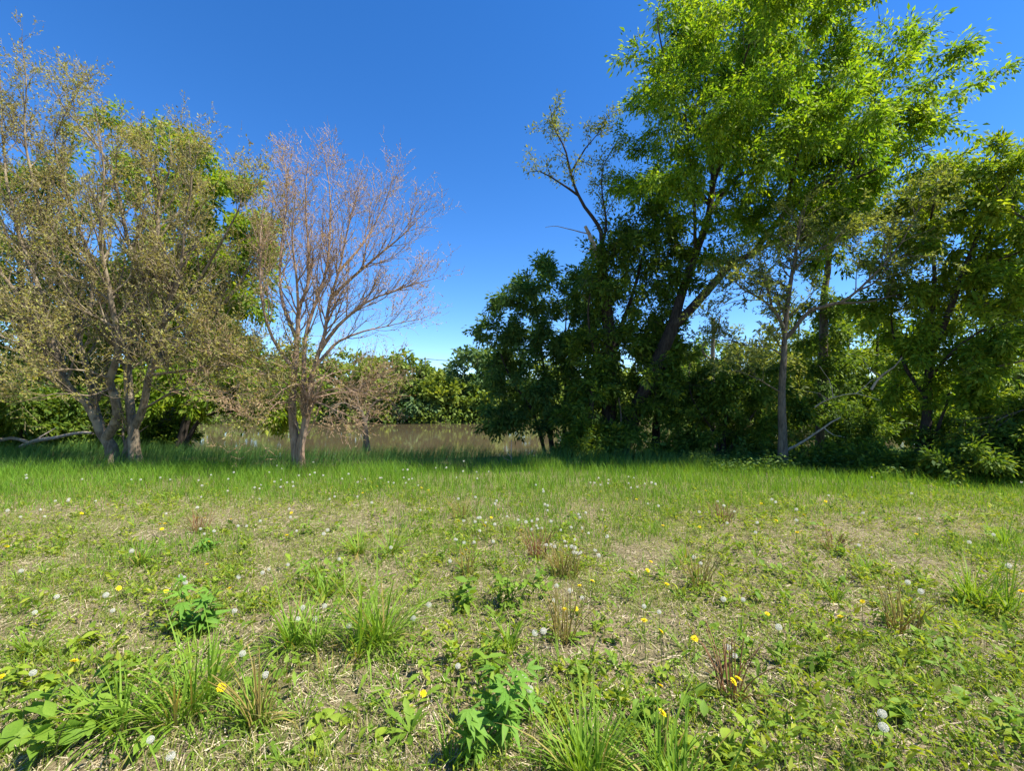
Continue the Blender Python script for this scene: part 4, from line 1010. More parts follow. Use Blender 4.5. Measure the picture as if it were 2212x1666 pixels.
# low creeping weeds
n = 128000
X, Y = scatter(n, 1.5, 9.3, 1.2)
patch = fbm(X, Y, 0.55, 71) * 0.65 + fbm(X, Y, 2.2, 72) * 0.35
keep = gg.random(n) < smooth(0.40, 0.60, patch)
X, Y = X[keep], Y[keep]; n = len(X)
C = onto(X, Y, 0.0); C[:, 2] += gg.uniform(0.005, 0.085, n) * (0.4 + fbm(X, Y, 0.4, 73))
az = gg.uniform(0, 6.28, n)
ax = np.stack([np.cos(az), np.sin(az), gg.uniform(-0.3, 1.6, n)], 1)
V, f = leaf_quads(C, ax, unit(gg.normal(0, .7, (n, 3)) + np.array([0, 0, 1.0])), gg.uniform(0.012, 0.034, n), 0.36)
tag(add("creeping_weeds", mesh_np("creeping_weeds", V, [f], M['cover_leaf'])), "low creeping green weeds in patches on the mown field", "weeds", kind="stuff")

# countless little upright weeds of the mown field
n = 5600
X, Y = scatter(n, 1.6, 9.0, 0.95)
keep = gg.random(n) < smooth(0.36, 0.6, fbm(X, Y, 0.9, 75))
X, Y = X[keep], Y[keep]; n = len(X); k = 13
h0 = gg.uniform(0.03, 0.17, n); sp = gg.uniform(0.02, 0.06, n)
C = np.repeat(onto(X, Y), k, 0)
az = gg.uniform(0, 6.28, n * k); t = gg.random(n * k)
C += np.stack([np.cos(az), np.sin(az), 0 * az], 1) * (np.repeat(sp, k) * gg.random(n * k))[:, None]
C[:, 2] += np.repeat(h0, k) * t
ax = np.stack([np.cos(az), np.sin(az), gg.uniform(-0.2, 1.4, n * k)], 1)
V, f = leaf_quads(C, ax, unit(gg.normal(0, .5, (n * k, 3)) + np.array([0, 0, 1.0])), np.repeat(gg.uniform(0.022, 0.07, n), k) * gg.uniform(.6, 1.3, n * k), 0.34)
tag(add("field_weeds", mesh_np("field_weeds", V, [f], M['cover_leaf'])), "countless small leafy weeds over the mown field", "weeds", kind="stuff")

# thin upright dead stalks of last year
n = 5200
X, Y = scatter(n, 1.7, 9.5, 0.9)
keep = fbm(X, Y, 0.8, 81) > 0.60
X, Y = X[keep], Y[keep]; n = len(X)
V, fs = blade_quads(onto(X, Y, -0.01), gg.uniform(0.08, 0.26, n), gg.uniform(0.0025, 0.0045, n), gg.uniform(0, 0.3, n), gg.uniform(0, 0.2, n), gg.uniform(0, 6.28, n), 2)
tag(add("dry_stalks", mesh_np("dry_stalks", V, fs, M['ochre_stalk'])), "thin upright ochre stalks scattered through the mown field", "stalks", kind="stuff")

# weeds in the shade along the wood edge, right
n = 26000
X = gg.uniform(4.5, 16, n); Y = gg.uniform(8.0, 12.5, n)
keep = (Y > 8.9 + 0.7 * fbm(X, Y * 0, 1.2, 91) + (X < 7.5) * 0.9) & (X < 1.3 * Y)
X, Y = X[keep], Y[keep]; n = len(X)
C = onto(X, Y, 0.0); C[:, 2] += gg.random(n) ** 1.3 * (0.16 + 0.42 * fbm(X, Y, 0.7, 92))
az = gg.uniform(0, 6.28, n)
ax = np.stack([np.cos(az), np.sin(az), gg.uniform(-0.5, 0.4, n)], 1)
V, f = leaf_quads(C, ax, unit(gg.normal(0, .5, (n, 3)) + np.array([0, 0, 1.0])), gg.uniform(0.04, 0.10, n), 0.5)
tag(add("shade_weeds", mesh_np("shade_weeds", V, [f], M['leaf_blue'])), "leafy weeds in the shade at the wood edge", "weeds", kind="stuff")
# ------------------------------------------------------------------ plants that stand out one by one
def leaf_blade(name, prof, length, width, curl, fold, mat, teeth=0):
    """one leaf as a shaped strip: prof = half-widths along the midrib; curl bends it over, fold lifts the halves"""
    n = len(prof)
    V, Fq = [], []
    a = 0.0; p = np.zeros(3)
    for i in range(n):
        t = i / (n - 1)
        ang = curl * t
        if i:
            p = p + np.array([0, math.cos(ang), -math.sin(ang)]) * length / (n - 1)
        w = prof[i] * width * 0.5 * (1 - (teeth if i % 2 else 0))
        up = np.array([0, math.sin(ang), math.cos(ang)])
        V += [p + np.array([-w, 0, 0]) + up * w * fold, p.copy(), p + np.array([w, 0, 0]) + up * w * fold]
    for i in range(n - 1):
        b = 3 * i
        Fq += [(b, b + 1, b + 4, b + 3), (b + 1, b + 2, b + 5, b + 4)]
    return mesh_np(name, np.array(V), [np.array(Fq)], mat, True)
def leaf_lobed(name, lobes, length, mat):
    parts = []
    for (ang, l) in lobes:
        prof = [0.12, 0.55, 0.95, 1.0, 0.7, 0.35, 0.02]; n = len(prof)
        V, Fq = [], []
        for i in range(n):
            t = i / (n - 1); r = t * l * length; w = prof[i] * l * length * 0.135
            z = -0.30 * length * t * t * l + 0.012 * math.sin(i * 2.3 + ang * 3)
            for s, up in ((-1, .25), (0, 0), (1, .25)):
                x0, y0 = s * w, r
                V.append((x0 * math.cos(ang) + y0 * math.sin(ang), -x0 * math.sin(ang) + y0 * math.cos(ang), z + abs(s) * w * up))
        for i in range(n - 1):
            b = 3 * i
            Fq += [(b, b + 1, b + 4, b + 3), (b + 1, b + 2, b + 5, b + 4)]
        parts.append((np.array(V), [np.array(Fq)]))
    V, fs = merge(parts)
    return mesh_np(name, V, fs, mat, True)
def plant_mat(name, c0, c1, c2):
    m = leaf_mat(name, [(0.1, c0), (0.5, c1), (0.9, c2)], trans=0.36, noise_scale=14, noise_amt=0.6)
    # every leaf object has its own tint
    nt = m.node_tree
    oi = nt.nodes.new("ShaderNodeObjectInfo")
    mix = [x for x in nt.nodes if x.type == 'MIX' and x.data_type == 'FLOAT'][0]
    nt.links.new(oi.outputs["Random"], mix.inputs[2])
    return m
M['weed_green'] = plant_mat('weed_green_leaf', (0.10, 0.20, 0.02), (0.165, 0.28, 0.028), (0.25, 0.35, 0.04))
M['weed_yellow'] = plant_mat('weed_yellow_leaf', (0.17, 0.27, 0.022), (0.24, 0.34, 0.03), (0.32, 0.385, 0.04))
M['weed_lobed'] = plant_mat('weed_lobed_leaf', (0.09, 0.20, 0.026), (0.14, 0.285, 0.035), (0.21, 0.35, 0.05))
M['tuft'] = plant_mat('tuft_blade', (0.12, 0.23, 0.022), (0.19, 0.32, 0.03), (0.30, 0.40, 0.05))
M['stalk_red'] = plant_mat('red_stalk', (0.24, 0.12, 0.06), (0.36, 0.20, 0.095), (0.42, 0.29, 0.14))
M['stalk_ochre'] = plant_mat('ochre_seed_stalk', (0.28, 0.20, 0.06), (0.38, 0.30, 0.09), (0.32, 0.36, 0.08))
M['green_stem'] = plant_mat('green_stem', (0.12, 0.18, 0.035), (0.19, 0.25, 0.06), (0.28, 0.24, 0.10))
M['petal'] = leaf_mat('dandelion_petal', [(0.1, (0.80, 0.58, 0.008)), (0.9, (0.90, 0.72, 0.015))], trans=0.2, noise_amt=0.2, tcol=(1, 1, 1))
M['fluff'] = leaf_mat('dandelion_fluff', [(0.1, (0.76, 0.73, 0.62)), (0.9, (0.88, 0.86, 0.76))], trans=0.45, tcol=(1, 1, 1), noise_amt=0.2, spec=0.0)
M['seed_core'] = leaf_mat('dandelion_core', [(0.1, (0.42, 0.38, 0.25)), (0.9, (0.58, 0.55, 0.42))], trans=0.0, noise_amt=0.2)

BL = [leaf_blade("grass_blade", [0.75, 1.0, 0.9, 0.7, 0.42, 0.03], 1.0, 0.0115, c, 0.35, M['tuft']) for c in (0.25, 0.6, 1.1, 1.7, 2.4)]
BLD = [leaf_blade("grass_blade", [0.75, 1.0, 0.9, 0.7, 0.42, 0.03], 1.0, 0.011, c, 0.35, M['stalk_ochre']) for c in (0.5, 1.4, 2.6)]
OV = [leaf_blade("ovate_leaf", [0.05, 0.62, 0.98, 0.92, 0.62, 0.28, 0.02], 1.0, 0.52, c, 0.22, M[m_]) for c in (0.35, 0.8) for m_ in ('weed_green', 'weed_yellow')]
LA = [leaf_blade("lance_leaf", [0.08, 0.6, 1.0, 0.85, 0.5, 0.02], 1.0, 0.24, c, 0.25, M['weed_green']) for c in (0.5, 1.1)]
DT = [leaf_blade("toothed_leaf", [0.12, 0.3, 0.35, 0.55, 0.6, 0.85, 0.9, 1.0, 0.85, 0.7, 0.03], 1.0, 0.27, c, 0.2, M['weed_green'], teeth=0.38) for c in (0.5, 1.0)]
PA = [leaf_lobed("lobed_leaf", [(-1.25, .62), (-.62, .9), (0, 1.0), (.62, .88), (1.25, .6)], 1.0, M['weed_lobed']), leaf_lobed("lobed_leaf", [(-.75, .8), (0, 1.0), (.75, .82)], 1.0, M['weed_lobed'])]
def thin_stem(name, mat, bend=0.12, r=0.006, n=6, sides=5):
    t = np.linspace(0, 1, n)
    P = np.stack([bend * t ** 2, 0 * t, t], 1)[None]
    V, Fq = tube_batch(P, np.linspace(r, r * .6, n)[None], sides)
    return mesh_np(name, V, [Fq], mat, True)
ST_GREEN = [thin_stem("stem", M['green_stem'], b, 0.014) for b in (0.05, 0.2)]
ST_RED = [thin_stem("stalk", M['stalk_red'], b, 0.0075) for b in (0.03, 0.16, 0.3)]
ST_OCHRE = [thin_stem("stalk", M['stalk_ochre'], b, 0.0075) for b in (0.03, 0.16, 0.3)]
ST_DAND = [thin_stem("stalk", M['green_stem'], b, 0.011) for b in (0.02, 0.12, 0.28)]

gp = np.random.default_rng(321)
LAND = []                                                  # (x, y, short name) for describing what stands beside what
def plant_root(name, px, py, label, cat, group=None, short=None):
    p = gnd(px, py)
    p[2] = float(ground_z(p[0], p[1]))
    r = empty(name, p, label, cat, group)
    if short: LAND.append((p[0], p[1], short))
    return r, p
def tuft(px, py, h, w, n, label, short):
    r, p = plant_root("grass_tuft", px, py, label, "grass tuft", "grass tufts in the mown field", short)
    n = min(290, int(n * 1.6))
    subs = [(0.0, 0.0)] + [(gp.normal(0, w * .22), gp.normal(0, w * .16)) for _ in range(3 if w > .3 else 1)]
    slean = [gp.normal(0, .16) for _ in subs]
    for i in range(n):
        a = gp.uniform(0, 6.283); q = gp.random() ** 0.7
        rad = w * 0.13 * q; k = int(gp.integers(0, len(subs)))
        L_ = h * gp.uniform(0.55, 1.15) * 1.12
        tilt = -(math.pi / 2) + gp.uniform(0.0, 0.25) + 0.5 * q * gp.uniform(0.2, 1.6)
        dead = gp.random() < .13
        L_ *= float(np.clip(gp.lognormal(-.05, .25), .5, 1.45))
        o = add("blade", BLD[int(gp.integers(0, 3))] if dead else BL[int(gp.integers(0, 5)) if q > .35 else int(gp.integers(0, 3))], r, (subs[k][0] - math.sin(a) * rad, subs[k][1] + math.cos(a) * rad, -0.01), (-tilt + slean[k] * gp.random(), gp.normal(0, .12), a + gp.normal(0, .3)), (gp.uniform(0.55, 1.15), L_, L_))
    return r
def stalk_bunch(px, py, h, w, n, red, label, short):
    r, p = plant_root("stalk_bunch", px, py, label, "stalks", "bunches of bare stalks", short)
    S = ST_RED if red else ST_OCHRE
    for i in range(n):
        a = gp.uniform(0, 6.283); rad = w * 0.5 * gp.random() ** .6; l = h * gp.uniform(.55, 1.1)
        add("stalk", S[int(gp.integers(0, 3))], r, (math.cos(a) * rad, math.sin(a) * rad, -0.01), (gp.normal(0, .09), gp.normal(0, .09), a), (.55, .55, l))
    for i in range(8):
        a = gp.uniform(0, 6.283); l = gp.uniform(.1, .2)
        add("leaf", DT[i % 2], r, (0, 0, 0.005), (gp.uniform(.1, .8), 0, a), (l, l, l))
    return r
def leafy_weed(px, py, h, w, n, kind, leaf, label, short, name="leafy_weed", yellow=False):
    """stems carrying leaves all the way up"""
    r, p = plant_root(name, px, py, label, "weed", "leafy weeds in the mown field", short)
    ns = max(2, int(n / 9))
    for s in range(ns):
        a = gp.uniform(0, 6.283); rad = w * 0.36 * gp.random() ** .5
        x0, y0 = math.cos(a) * rad, math.sin(a) * rad
        hs = h * gp.uniform(.6, 1.05)
        tx, ty = gp.normal(0, .2, 2) + np.array([math.cos(a), math.sin(a)]) * .3
        add("stem", ST_GREEN[s % 2], r, (x0, y0, -0.01), (-ty, tx, 0), (.35, .35, hs))
        per = max(3, n // ns)
        for i in range(per):
            t = 0.15 + 0.85 * (i + gp.random() * .6) / per
            az = i * 2.4 + gp.uniform(0, .8)
            l = leaf * gp.uniform(.65, 1.2) * (1.1 - .35 * t)
            me = {'ovate': OV[(1 if yellow else 0) + 2 * int(gp.integers(0, 2))], 'lance': LA[i % 2], 'tooth': DT[i % 2], 'lobed': PA[int(gp.integers(0, 2))]}[kind]
            add("leaf", me, r, (x0 + tx * hs * t, y0 + ty * hs * t, hs * t), (gp.uniform(-.5, .8), gp.normal(0, .4), az), (l * gp.uniform(.75, 1.1), l, l * gp.uniform(.6, 1.6)))
    return r
def rosette(px, py, n, leaf, lift, label, short):
    r, p = plant_root("dandelion_rosette", px, py, label, "weed", "flat leaf rosettes in the mown field", short)
    for i in range(n):
        l = leaf * gp.uniform(.6, 1.15)
        add("leaf", DT[i % 2], r, (0, 0, 0.01), (lift * gp.uniform(.4, 1.3), gp.normal(0, .25), i * 2.4 + gp.uniform(0, .6)), (l, l, l))
    return r

tuft(830, 1402, .46, .42, 135, "lush arching bright grass tuft with dark shadow, just left of centre", "lush arching tuft")
tuft(640, 1408, .40, .34, 90, "grass tuft topped by dandelion clocks, left of the lush arching tuft", "clock-topped tuft")
tuft(385, 1565, .40, .52, 190, "widest foreground grass clump, left of centre below the lobed weed", "widest grass clump")
tuft(2138, 1318, .40, .44, 150, "dense spiky grass tuft standing alone near the right edge", "spiky right tuft")
tuft(1275, 1700, .36, .46, 130, "upright grass clump at the bottom edge right of the big lobed weed", "bottom grass clump")
tuft(1425, 1695, .33, .40, 100, "fanned grass clump at the bottom edge under the big yellow dandelion", "fanned bottom clump")
tuft(846, 1196, .34, .26, 50, "narrow spiky grass tuft, right one of the pair before the bare tree", "right tuft of the pair")
tuft(772, 1196, .33, .24, 46, "narrow spiky grass tuft, left one of the pair before the bare tree", "left tuft of the pair")
tuft(2168, 1178, .36, .3, 42, "sparse tall grass tuft by the right edge, farther back than the dense one", "sparse far-right tuft")
tuft(1482, 1216, .22, .26, 45, "small pale grass tuft right of the crowded dandelion clocks", "small pale tuft")
tuft(530, 1572, .26, .24, 48, "small grass tuft beside brown stalks, right of the widest clump", "small stalky tuft")
tuft(705, 1288, .28, .34, 70, "grass tuft mixed with broad leaves above the clock-topped tuft", "leaf-mixed tuft")
tuft(1100, 1412, .22, .3, 52, "thin low grass tuft above the big lobed weed at centre", "thin centre tuft")
tuft(1010, 1640, .2, .2, 24, "few arching blades left of the big lobed weed", "arching blades")
tuft(60, 1420, .2, .3, 40, "short grass tuft at the left edge", "short left tuft")
tuft(1800, 1300, .2, .28, 36, "low grass tuft left of the brown-stalked dandelions on the right", "low right tuft")
tuft(1880, 1235, .22, .3, 44, "mid-distance grass tuft left of the dense spiky one", "mid right tuft")
tuft(300, 1225, .22, .3, 46, "low grass tuft on the left before the budding tree", "low left tuft")
stalk_bunch(1160, 1205, .32, .2, 34, True, "reddish-brown bunch of upright stalks in the middle of the field", "reddish stalks")
stalk_bunch(1217, 1245, .30, .28, 46, False, "ochre stalk bunch carrying the crowd of dandelion clocks", "ochre stalk bunch")
stalk_bunch(1215, 1388, .34, .16, 30, False, "ochre stalk bunch standing alone right of the leafy bush weed", "lone ochre stalks")
stalk_bunch(1945, 1372, .34, .2, 30, False, "brown stalk bunch with yellow flower left of the dense spiky tuft", "brown right stalks")
stalk_bunch(1508, 1268, .34, .18, 26, False, "upright tan stalks below two dandelion clocks right of centre", "tan stalks")
stalk_bunch(1574, 1508, .34, .16, 22, True, "reddish stalks by a pair of yellow dandelions lower right", "lower red stalks")
stalk_bunch(562, 1578, .36, .10, 16, False, "thin brown stalks rising from the small tuft right of the widest clump", "thin brown stalks")
stalk_bunch(1012, 1242, .28, .14, 20, False, "ochre stalks under two yellow flowers at centre", "centre ochre stalks")
stalk_bunch(1000, 1118, .26, .3, 30, False, "tan bunch of stalks at the edge of the green grass", "far tan stalks")
stalk_bunch(1560, 1128, .28, .24, 26, True, "brownish stalks right of centre at the edge of the green grass", "far brown stalks")
stalk_bunch(1800, 1190, .26, .2, 20, True, "faint red stalks in the right middle distance", "faint red stalks")
stalk_bunch(430, 1150, .26, .26, 24, True, "reddish stalks in the left middle distance", "left red stalks")
leafy_weed(400, 1390, .38, .34, 30, 'lobed', .15, "tall weed with large lobed leaves above the widest grass clump", "tall lobed weed", "lobed_weed")
leafy_weed(1065, 1615, .34, .46, 52, 'lobed', .14, "big spreading lobed-leaf weed at the bottom centre", "big lobed weed", "lobed_weed")
leafy_weed(1085, 1468, .26, .22, 22, 'lance', .16, "narrow-leaved weed rising above the big lobed weed", "narrow-leaved weed")
leafy_weed(985, 1328, .18, .3, 26, 'ovate', .13, "low broad-leaved weed right of the lush arching tuft", "low broad weed")
leafy_weed(1110, 1308, .30, .38, 80, 'ovate', .085, "bushy leafy weed in the middle of the foreground", "bushy weed")
leafy_weed(175, 1402, .14, .3, 30, 'ovate', .11, "yellow-green broad-leaved weed patch at left", "yellow-green weed", yellow=True)
leafy_weed(55, 1650, .26, .46, 66, 'ovate', .13, "lush leafy weed filling the bottom left corner", "corner weed")
leafy_weed(225, 1530, .2, .3, 40, 'ovate', .11, "leafy weed between the corner weed and the widest grass clump", "left leafy weed")
leafy_weed(90, 1500, .14, .34, 34, 'ovate', .1, "pale yellow-green weed at the left edge above the corner weed", "pale left weed", yellow=True)
leafy_weed(700, 1262, .2, .34, 44, 'lance', .13, "dark leafy weed in the left middle ground behind the clock-topped tuft", "dark leafy weed")
leafy_weed(1400, 1545, .24, .24, 34, 'ovate', .09, "leafy weed around the big yellow dandelion lower right of centre", "flower weed")
leafy_weed(1646, 1428, .14, .3, 34, 'ovate', .08, "low leafy weed on the lower right, left one of two", "lower right weed")
leafy_weed(1752, 1440, .16, .22, 26, 'ovate', .08, "low dark leafy weed on the lower right, right one of two", "dark lower right weed")
leafy_weed(1548, 1640, .2, .3, 34, 'ovate', .11, "yellowish drooping weed at the bottom edge right of the grass clumps", "drooping yellow weed", yellow=True)
leafy_weed(1925, 1352, .12, .2, 20, 'ovate', .08, "small dark weed at the foot of the brown-stalked bunch on the right", "small dark weed")
leafy_weed(2090, 1500, .14, .3, 24, 'lance', .12, "spreading weed on the right below the dense spiky tuft", "spreading right weed")
leafy_weed(465, 1190, .18, .26, 16, 'lobed', .15, "lobed weed in the left middle distance with yellow flowers", "distant lobed weed", "lobed_weed")
leafy_weed(660, 1155, .22, .3, 30, 'lance', .13, "dark weed in the left middle distance before the bare tree", "distant dark weed")
leafy_weed(1660, 1300, .13, .26, 22, 'ovate', .09, "low weed right of the tan stalks in the middle ground", "middle right weed")
leafy_weed(1990, 1590, .12, .3, 26, 'ovate', .09, "low weed near the bottom right", "bottom right weed")
leafy_weed(2170, 1620, .14, .3, 28, 'ovate', .09, "weed in the bottom right corner", "right corner weed")
leafy_weed(700, 1600, .12, .3, 28, 'ovate', .08, "low yellowish weed left of the single dandelion at the bottom", "low bottom weed", yellow=True)
leafy_weed(2020, 1130, .16, .3, 24, 'lance', .12, "weed at the right before the wood edge", "wood-edge weed")
rosette(885, 1600, 12, .16, 1.0, "upright toothed-leaf rosette under the single yellow dandelion at the bottom", "upright rosette")
rosette(600, 1655, 11, .14, .5, "flat toothed rosette at the bottom edge left of centre", "bottom rosette")
rosette(1330, 1440, 10, .18, .6, "toothed rosette right of the thin centre tuft", "centre rosette")
rosette(1860, 1460, 10, .2, .5, "toothed rosette on the lower right", "lower right rosette")
rosette(1700, 1570, 9, .18, .5, "toothed rosette near the bottom right of centre", "bottom right rosette")
rosette(520, 1420, 10, .18, .6, "toothed rosette between the lobed weed and the clock-topped tuft", "left rosette")

# ------------------------------------------------------------------ smaller tufts and weeds between them
def small_plants():
    pts = []
    while len(pts) < 270:
        px, py = gp.uniform(0, 2212), 1110 + 540 * gp.random() ** .9
        p = gnd(px, py)
        if np.min(np.hypot(*(LXY - p[:2]).T)) > .16 and all(math.hypot(p[0] - q[0], p[1] - q[1]) > .13 for q in pts): pts.append(p)
    for kind, noun, cat, sel in (("grass", "small low grass tuft", "grass tuft", pts[0::2]), ("leaf", "small low leafy weed", "weed", pts[1::2])):
        labels, groups = describe(sel, noun, "small grass tufts" if kind == "grass" else "small leafy weeds", 99)
        for p, la, gr in zip(sel, labels, groups):
            p[2] = float(ground_z(p[0], p[1]))
            r = empty("small_tuft" if kind == "grass" else "small_weed", p, la, cat, gr)
            if kind == "grass":
                h = gp.uniform(.10, .22)
                for i in range(int(gp.integers(14, 26))):
                    a = gp.uniform(0, 6.283); q = gp.random(); L_ = h * gp.uniform(.6, 1.2)
                    add("blade", BL[int(gp.integers(0, 5))], r, (-math.sin(a) * .05 * q, math.cos(a) * .05 * q, -.01), (math.pi / 2 - .1 - .9 * q * gp.uniform(.5, 1.2), 0, a), (gp.uniform(.4, .8), L_, L_))
            else:
                k = int(gp.integers(0, 4)); h = gp.uniform(.04, .13)
                for i in range(int(gp.integers(8, 17))):
                    l = gp.uniform(.045, .10) * (1.5 if k == 3 else 1); t = gp.random()
                    me = (OV[0], OV[int(gp.integers(0, 4))], LA[i % 2], DT[i % 2])[k]
                    add("leaf", me, r, (gp.normal(0, .045), gp.normal(0, .045), .005 + h * t * (k != 3)), (gp.uniform(-.1, 1.0), gp.normal(0, .3), gp.uniform(0, 6.28)), (l, l, l))

# ------------------------------------------------------------------ dandelions
def clock_mesh(name, seed, full=1.0):
    g = np.random.default_rng(seed)
    n = 110
    i = np.arange(n) + .5
    ph = np.arccos(1 - 2 * i / n); th = math.pi * (1 + 5 ** .5) * i
    D = np.stack([np.cos(th) * np.sin(ph), np.sin(th) * np.sin(ph), np.cos(ph)], 1)
    if full < 1: D = D[D[:, 2] + .6 * D[:, 0] < full]
    n = len(D)
    parts = []
    S = unit(np.cross(D, rand_dirs(n, g))); T = np.cross(D, S)
    R = 1.0
    a = D * .16; b = D * .74; w = S * .012
    V = np.stack([a - w, a + w, b + w, b - w], 1).reshape(-1, 3)
    parts.append((V, [np.arange(len(V)).reshape(-1, 4)]))
    for k in range(6):                                    # each seed's parachute: a star of fine hairs
        an = k * 2 * math.pi / 6 + g.uniform(0, 1, n)
        q = np.cos(an)[:, None] * S + np.sin(an)[:, None] * T
        e = D * .74 + unit(D * .75 + q) * .30
        pw = np.cross(unit(e - b), D); pw = unit(pw) * .028
        V = np.stack([b, e - pw, e + pw], 1).reshape(-1, 3)
        parts.append((V, [np.arange(len(V)).reshape(-1, 3)]))
    V, fs = merge(parts)
    return mesh_np(name, V, fs, M['fluff'])
def ball_mesh(name, mat, nu=8, nv=5):
    V = [(0, 0, 1)]
    for j in range(1, nv):
        for i in range(nu):
            p = math.pi * j / nv; t = 2 * math.pi * i / nu
            V.append((math.sin(p) * math.cos(t), math.sin(p) * math.sin(t), math.cos(p)))
    V.append((0, 0, -1))
    tri, quad = [], []
    for i in range(nu):
        tri.append((0, 1 + i, 1 + (i + 1) % nu)); tri.append((len(V) - 1, 1 + (nv - 2) * nu + (i + 1) % nu, 1 + (nv - 2) * nu + i))
        for j in range(nv - 2):
            a = 1 + j * nu; quad.append((a + i, a + nu + i, a + nu + (i + 1) % nu, a + (i + 1) % nu))
    return mesh_np(name, np.array(V, float), [np.array(tri), np.array(quad)], mat, True)
def flower_mesh(name, seed):
    g = np.random.default_rng(seed)
    parts = []
    for lay, (n, r0, el, l) in enumerate([(20, .1, .12, 1.0), (16, .08, .5, .85), (11, .05, .95, .6)]):
        a = np.arange(n) * 2 * math.pi / n + lay + g.uniform(-.08, .08, n)
        e = el + g.uniform(-.12, .12, n)
        d = np.stack([np.cos(a) * np.cos(e), np.sin(a) * np.cos(e), np.sin(e)], 1)
        s = np.stack([-np.sin(a), np.cos(a), 0 * a], 1)
        b = d * r0; t = d * l * g.uniform(.85, 1.1, n)[:, None]
        w = s * .075; wt = s * .11
        V = np.stack([b - w, b + w, t + wt, t - wt], 1).reshape(-1, 3)
        parts.append((V, [np.arange(len(V)).reshape(-1, 4)]))
    V, fs = merge(parts)
    return mesh_np(name, V, fs, M['petal'])
CL = [clock_mesh("seed_head", 1), clock_mesh("seed_head", 2), clock_mesh("seed_head", 3, .55)]
CORE = ball_mesh("seed_core", M['seed_core'])
FL = [flower_mesh("flower_head", 4), flower_mesh("flower_head", 5)]
CUP = ball_mesh("calyx", M['green_stem'])
S_ = 1 / 2.212
def crop(ox, oy, pts): return [((ox + x * S_) * .7229, (oy + y * S_) * .7229) for x, y in pts]
CLOCKS = crop(0, 1300, [(50,500),(135,543),(268,495),(296,540),(366,437),(450,435),(455,425),(543,293),(633,437),(175,285),(172,265),(930,296),(1060,283),(1125,295),(868,295),(1313,300),(1335,335),(1395,265),(1545,248),(1508,292),(1505,370),(1715,425),(1330,411),(1305,480),(1098,521),(1325,622),(1350,655),(1415,637),(1573,602),(1630,604),(1720,570),(1920,545),(1912,490),(1960,635),(870,768),(140,900),(1192,933),(1215,945),(1226,978),(1578,940),(1735,912),(1778,890),(1903,860),(375,1072),(700,1060),(2165,630),(2140,655),(1715,355),(1683,348),(1780,247),(1830,203),(1863,222),(1897,315),(1935,312),(1855,345),(1857,297),(1938,340),(2048,263),(2080,250),(2137,268),(2070,180),(2180,425),(1815,308),(1725,330),(1975,268)])
CLOCKS += crop(0, 1700, [(230,290),(745,278),(1550,280),(1968,335),(2000,260),(2145,248),(2083,333),(1603,562),(1757,703),(995,1132),(1128,1240),(218,690)])
CLOCKS += crop(1000, 1300, [(50,290),(152,312),(200,292),(300,285),(312,283),(92,258),(355,312),(390,318),(457,282),(470,318),(490,295),(512,290),(552,333),(482,230),(452,230),(150,408),(245,448),(0,408),(567,498),(668,218),(738,216),(848,240),(938,245),(942,288),(805,283),(853,173),(1018,243),(930,412),(818,423),(1070,437),(1060,455),(1330,330),(1377,360),(1380,375),(1390,460),(1408,468),(1407,500),(1430,572),(1340,560),(960,548),(945,550),(928,575),(853,567),(998,580),(1058,592),(1140,540),(1213,563),(1265,577),(1303,570),(1335,602),(1370,617),(1303,625),(1345,617),(1495,630),(1563,612),(1660,515),(1612,525),(1620,545),(1635,615),(1678,650),(1800,672),(1587,692),(1520,705),(1525,735),(1568,740),(1587,748),(1580,778),(1608,780),(1625,778),(1398,728),(1430,730),(1455,740),(1048,705),(960,635),(922,710),(856,712),(795,690),(805,693),(372,745),(30,822),(762,835),(1723,762),(1745,797),(1467,1000),(1556,1030),(1635,1078),(1450,1095),(1745,285),(1690,315),(1717,318),(1757,330),(1810,298),(1808,320),(1942,277),(1978,283),(1943,320),(1958,350),(2000,345),(2050,322),(2120,325),(2095,315),(2140,470),(1770,495),(2070,455)])
CLOCKS += crop(1000, 1700, [(623,240),(520,330),(95,378),(815,645),(1250,717),(1380,413),(1325,425),(1290,798),(2045,250),(2145,288)])
CLOCKS += crop(2060, 1300, [(187,440),(228,468),(545,427),(570,445),(65,510),(298,507),(250,583),(448,580),(707,493),(707,565),(920,400),(1468,387),(437,645),(1120,730),(1148,515),(1520,553),(1850,710),(2010,660),(2110,865),(75,850),(30,810),(225,1087),(355,1090),(1530,1035),(1443,975),(1205,280),(2195,312)])
CLOCKS += crop(2060, 1700, [(300,578),(255,520),(1283,1050),(590,388),(1275,960)])
YELLOW = crop(0, 1300, [(712,463),(540,520),(1055,590),(1090,588),(1070,623),(1305,550),(1352,552),(1380,707),(1367,857),(45,738),(1098,1035),(1925,517),(1895,665),(1525,558),(1520,1015)])
YELLOW += crop(0, 1700, [(490,612),(6,717),(1465,785),(785,130)])
YELLOW += crop(1000, 1300, [(573,350),(280,342),(185,385),(620,367),(820,570),(1035,547),(1080,495),(990,600),(868,762),(840,788),(1995,427),(1760,375),(2170,600),(1790,637),(2090,840),(2068,897),(1703,968),(1618,998),(1640,640),(1232,630),(2195,988)])
YELLOW += crop(1000, 1700, [(585,827),(2155,780),(2165,955),(2045,343),(2157,417),(1520,270),(1595,265)])
YELLOW += crop(2060, 1300, [(475,455),(900,440),(757,530),(575,567),(90,552),(67,610),(712,645),(740,640),(1500,657),(1192,797),(2195,1035),(1143,1103),(1463,1097),(108,370)])
YELLOW += crop(2060, 1700, [(35,465),(515,300),(995,318),(290,748),(320,728)])

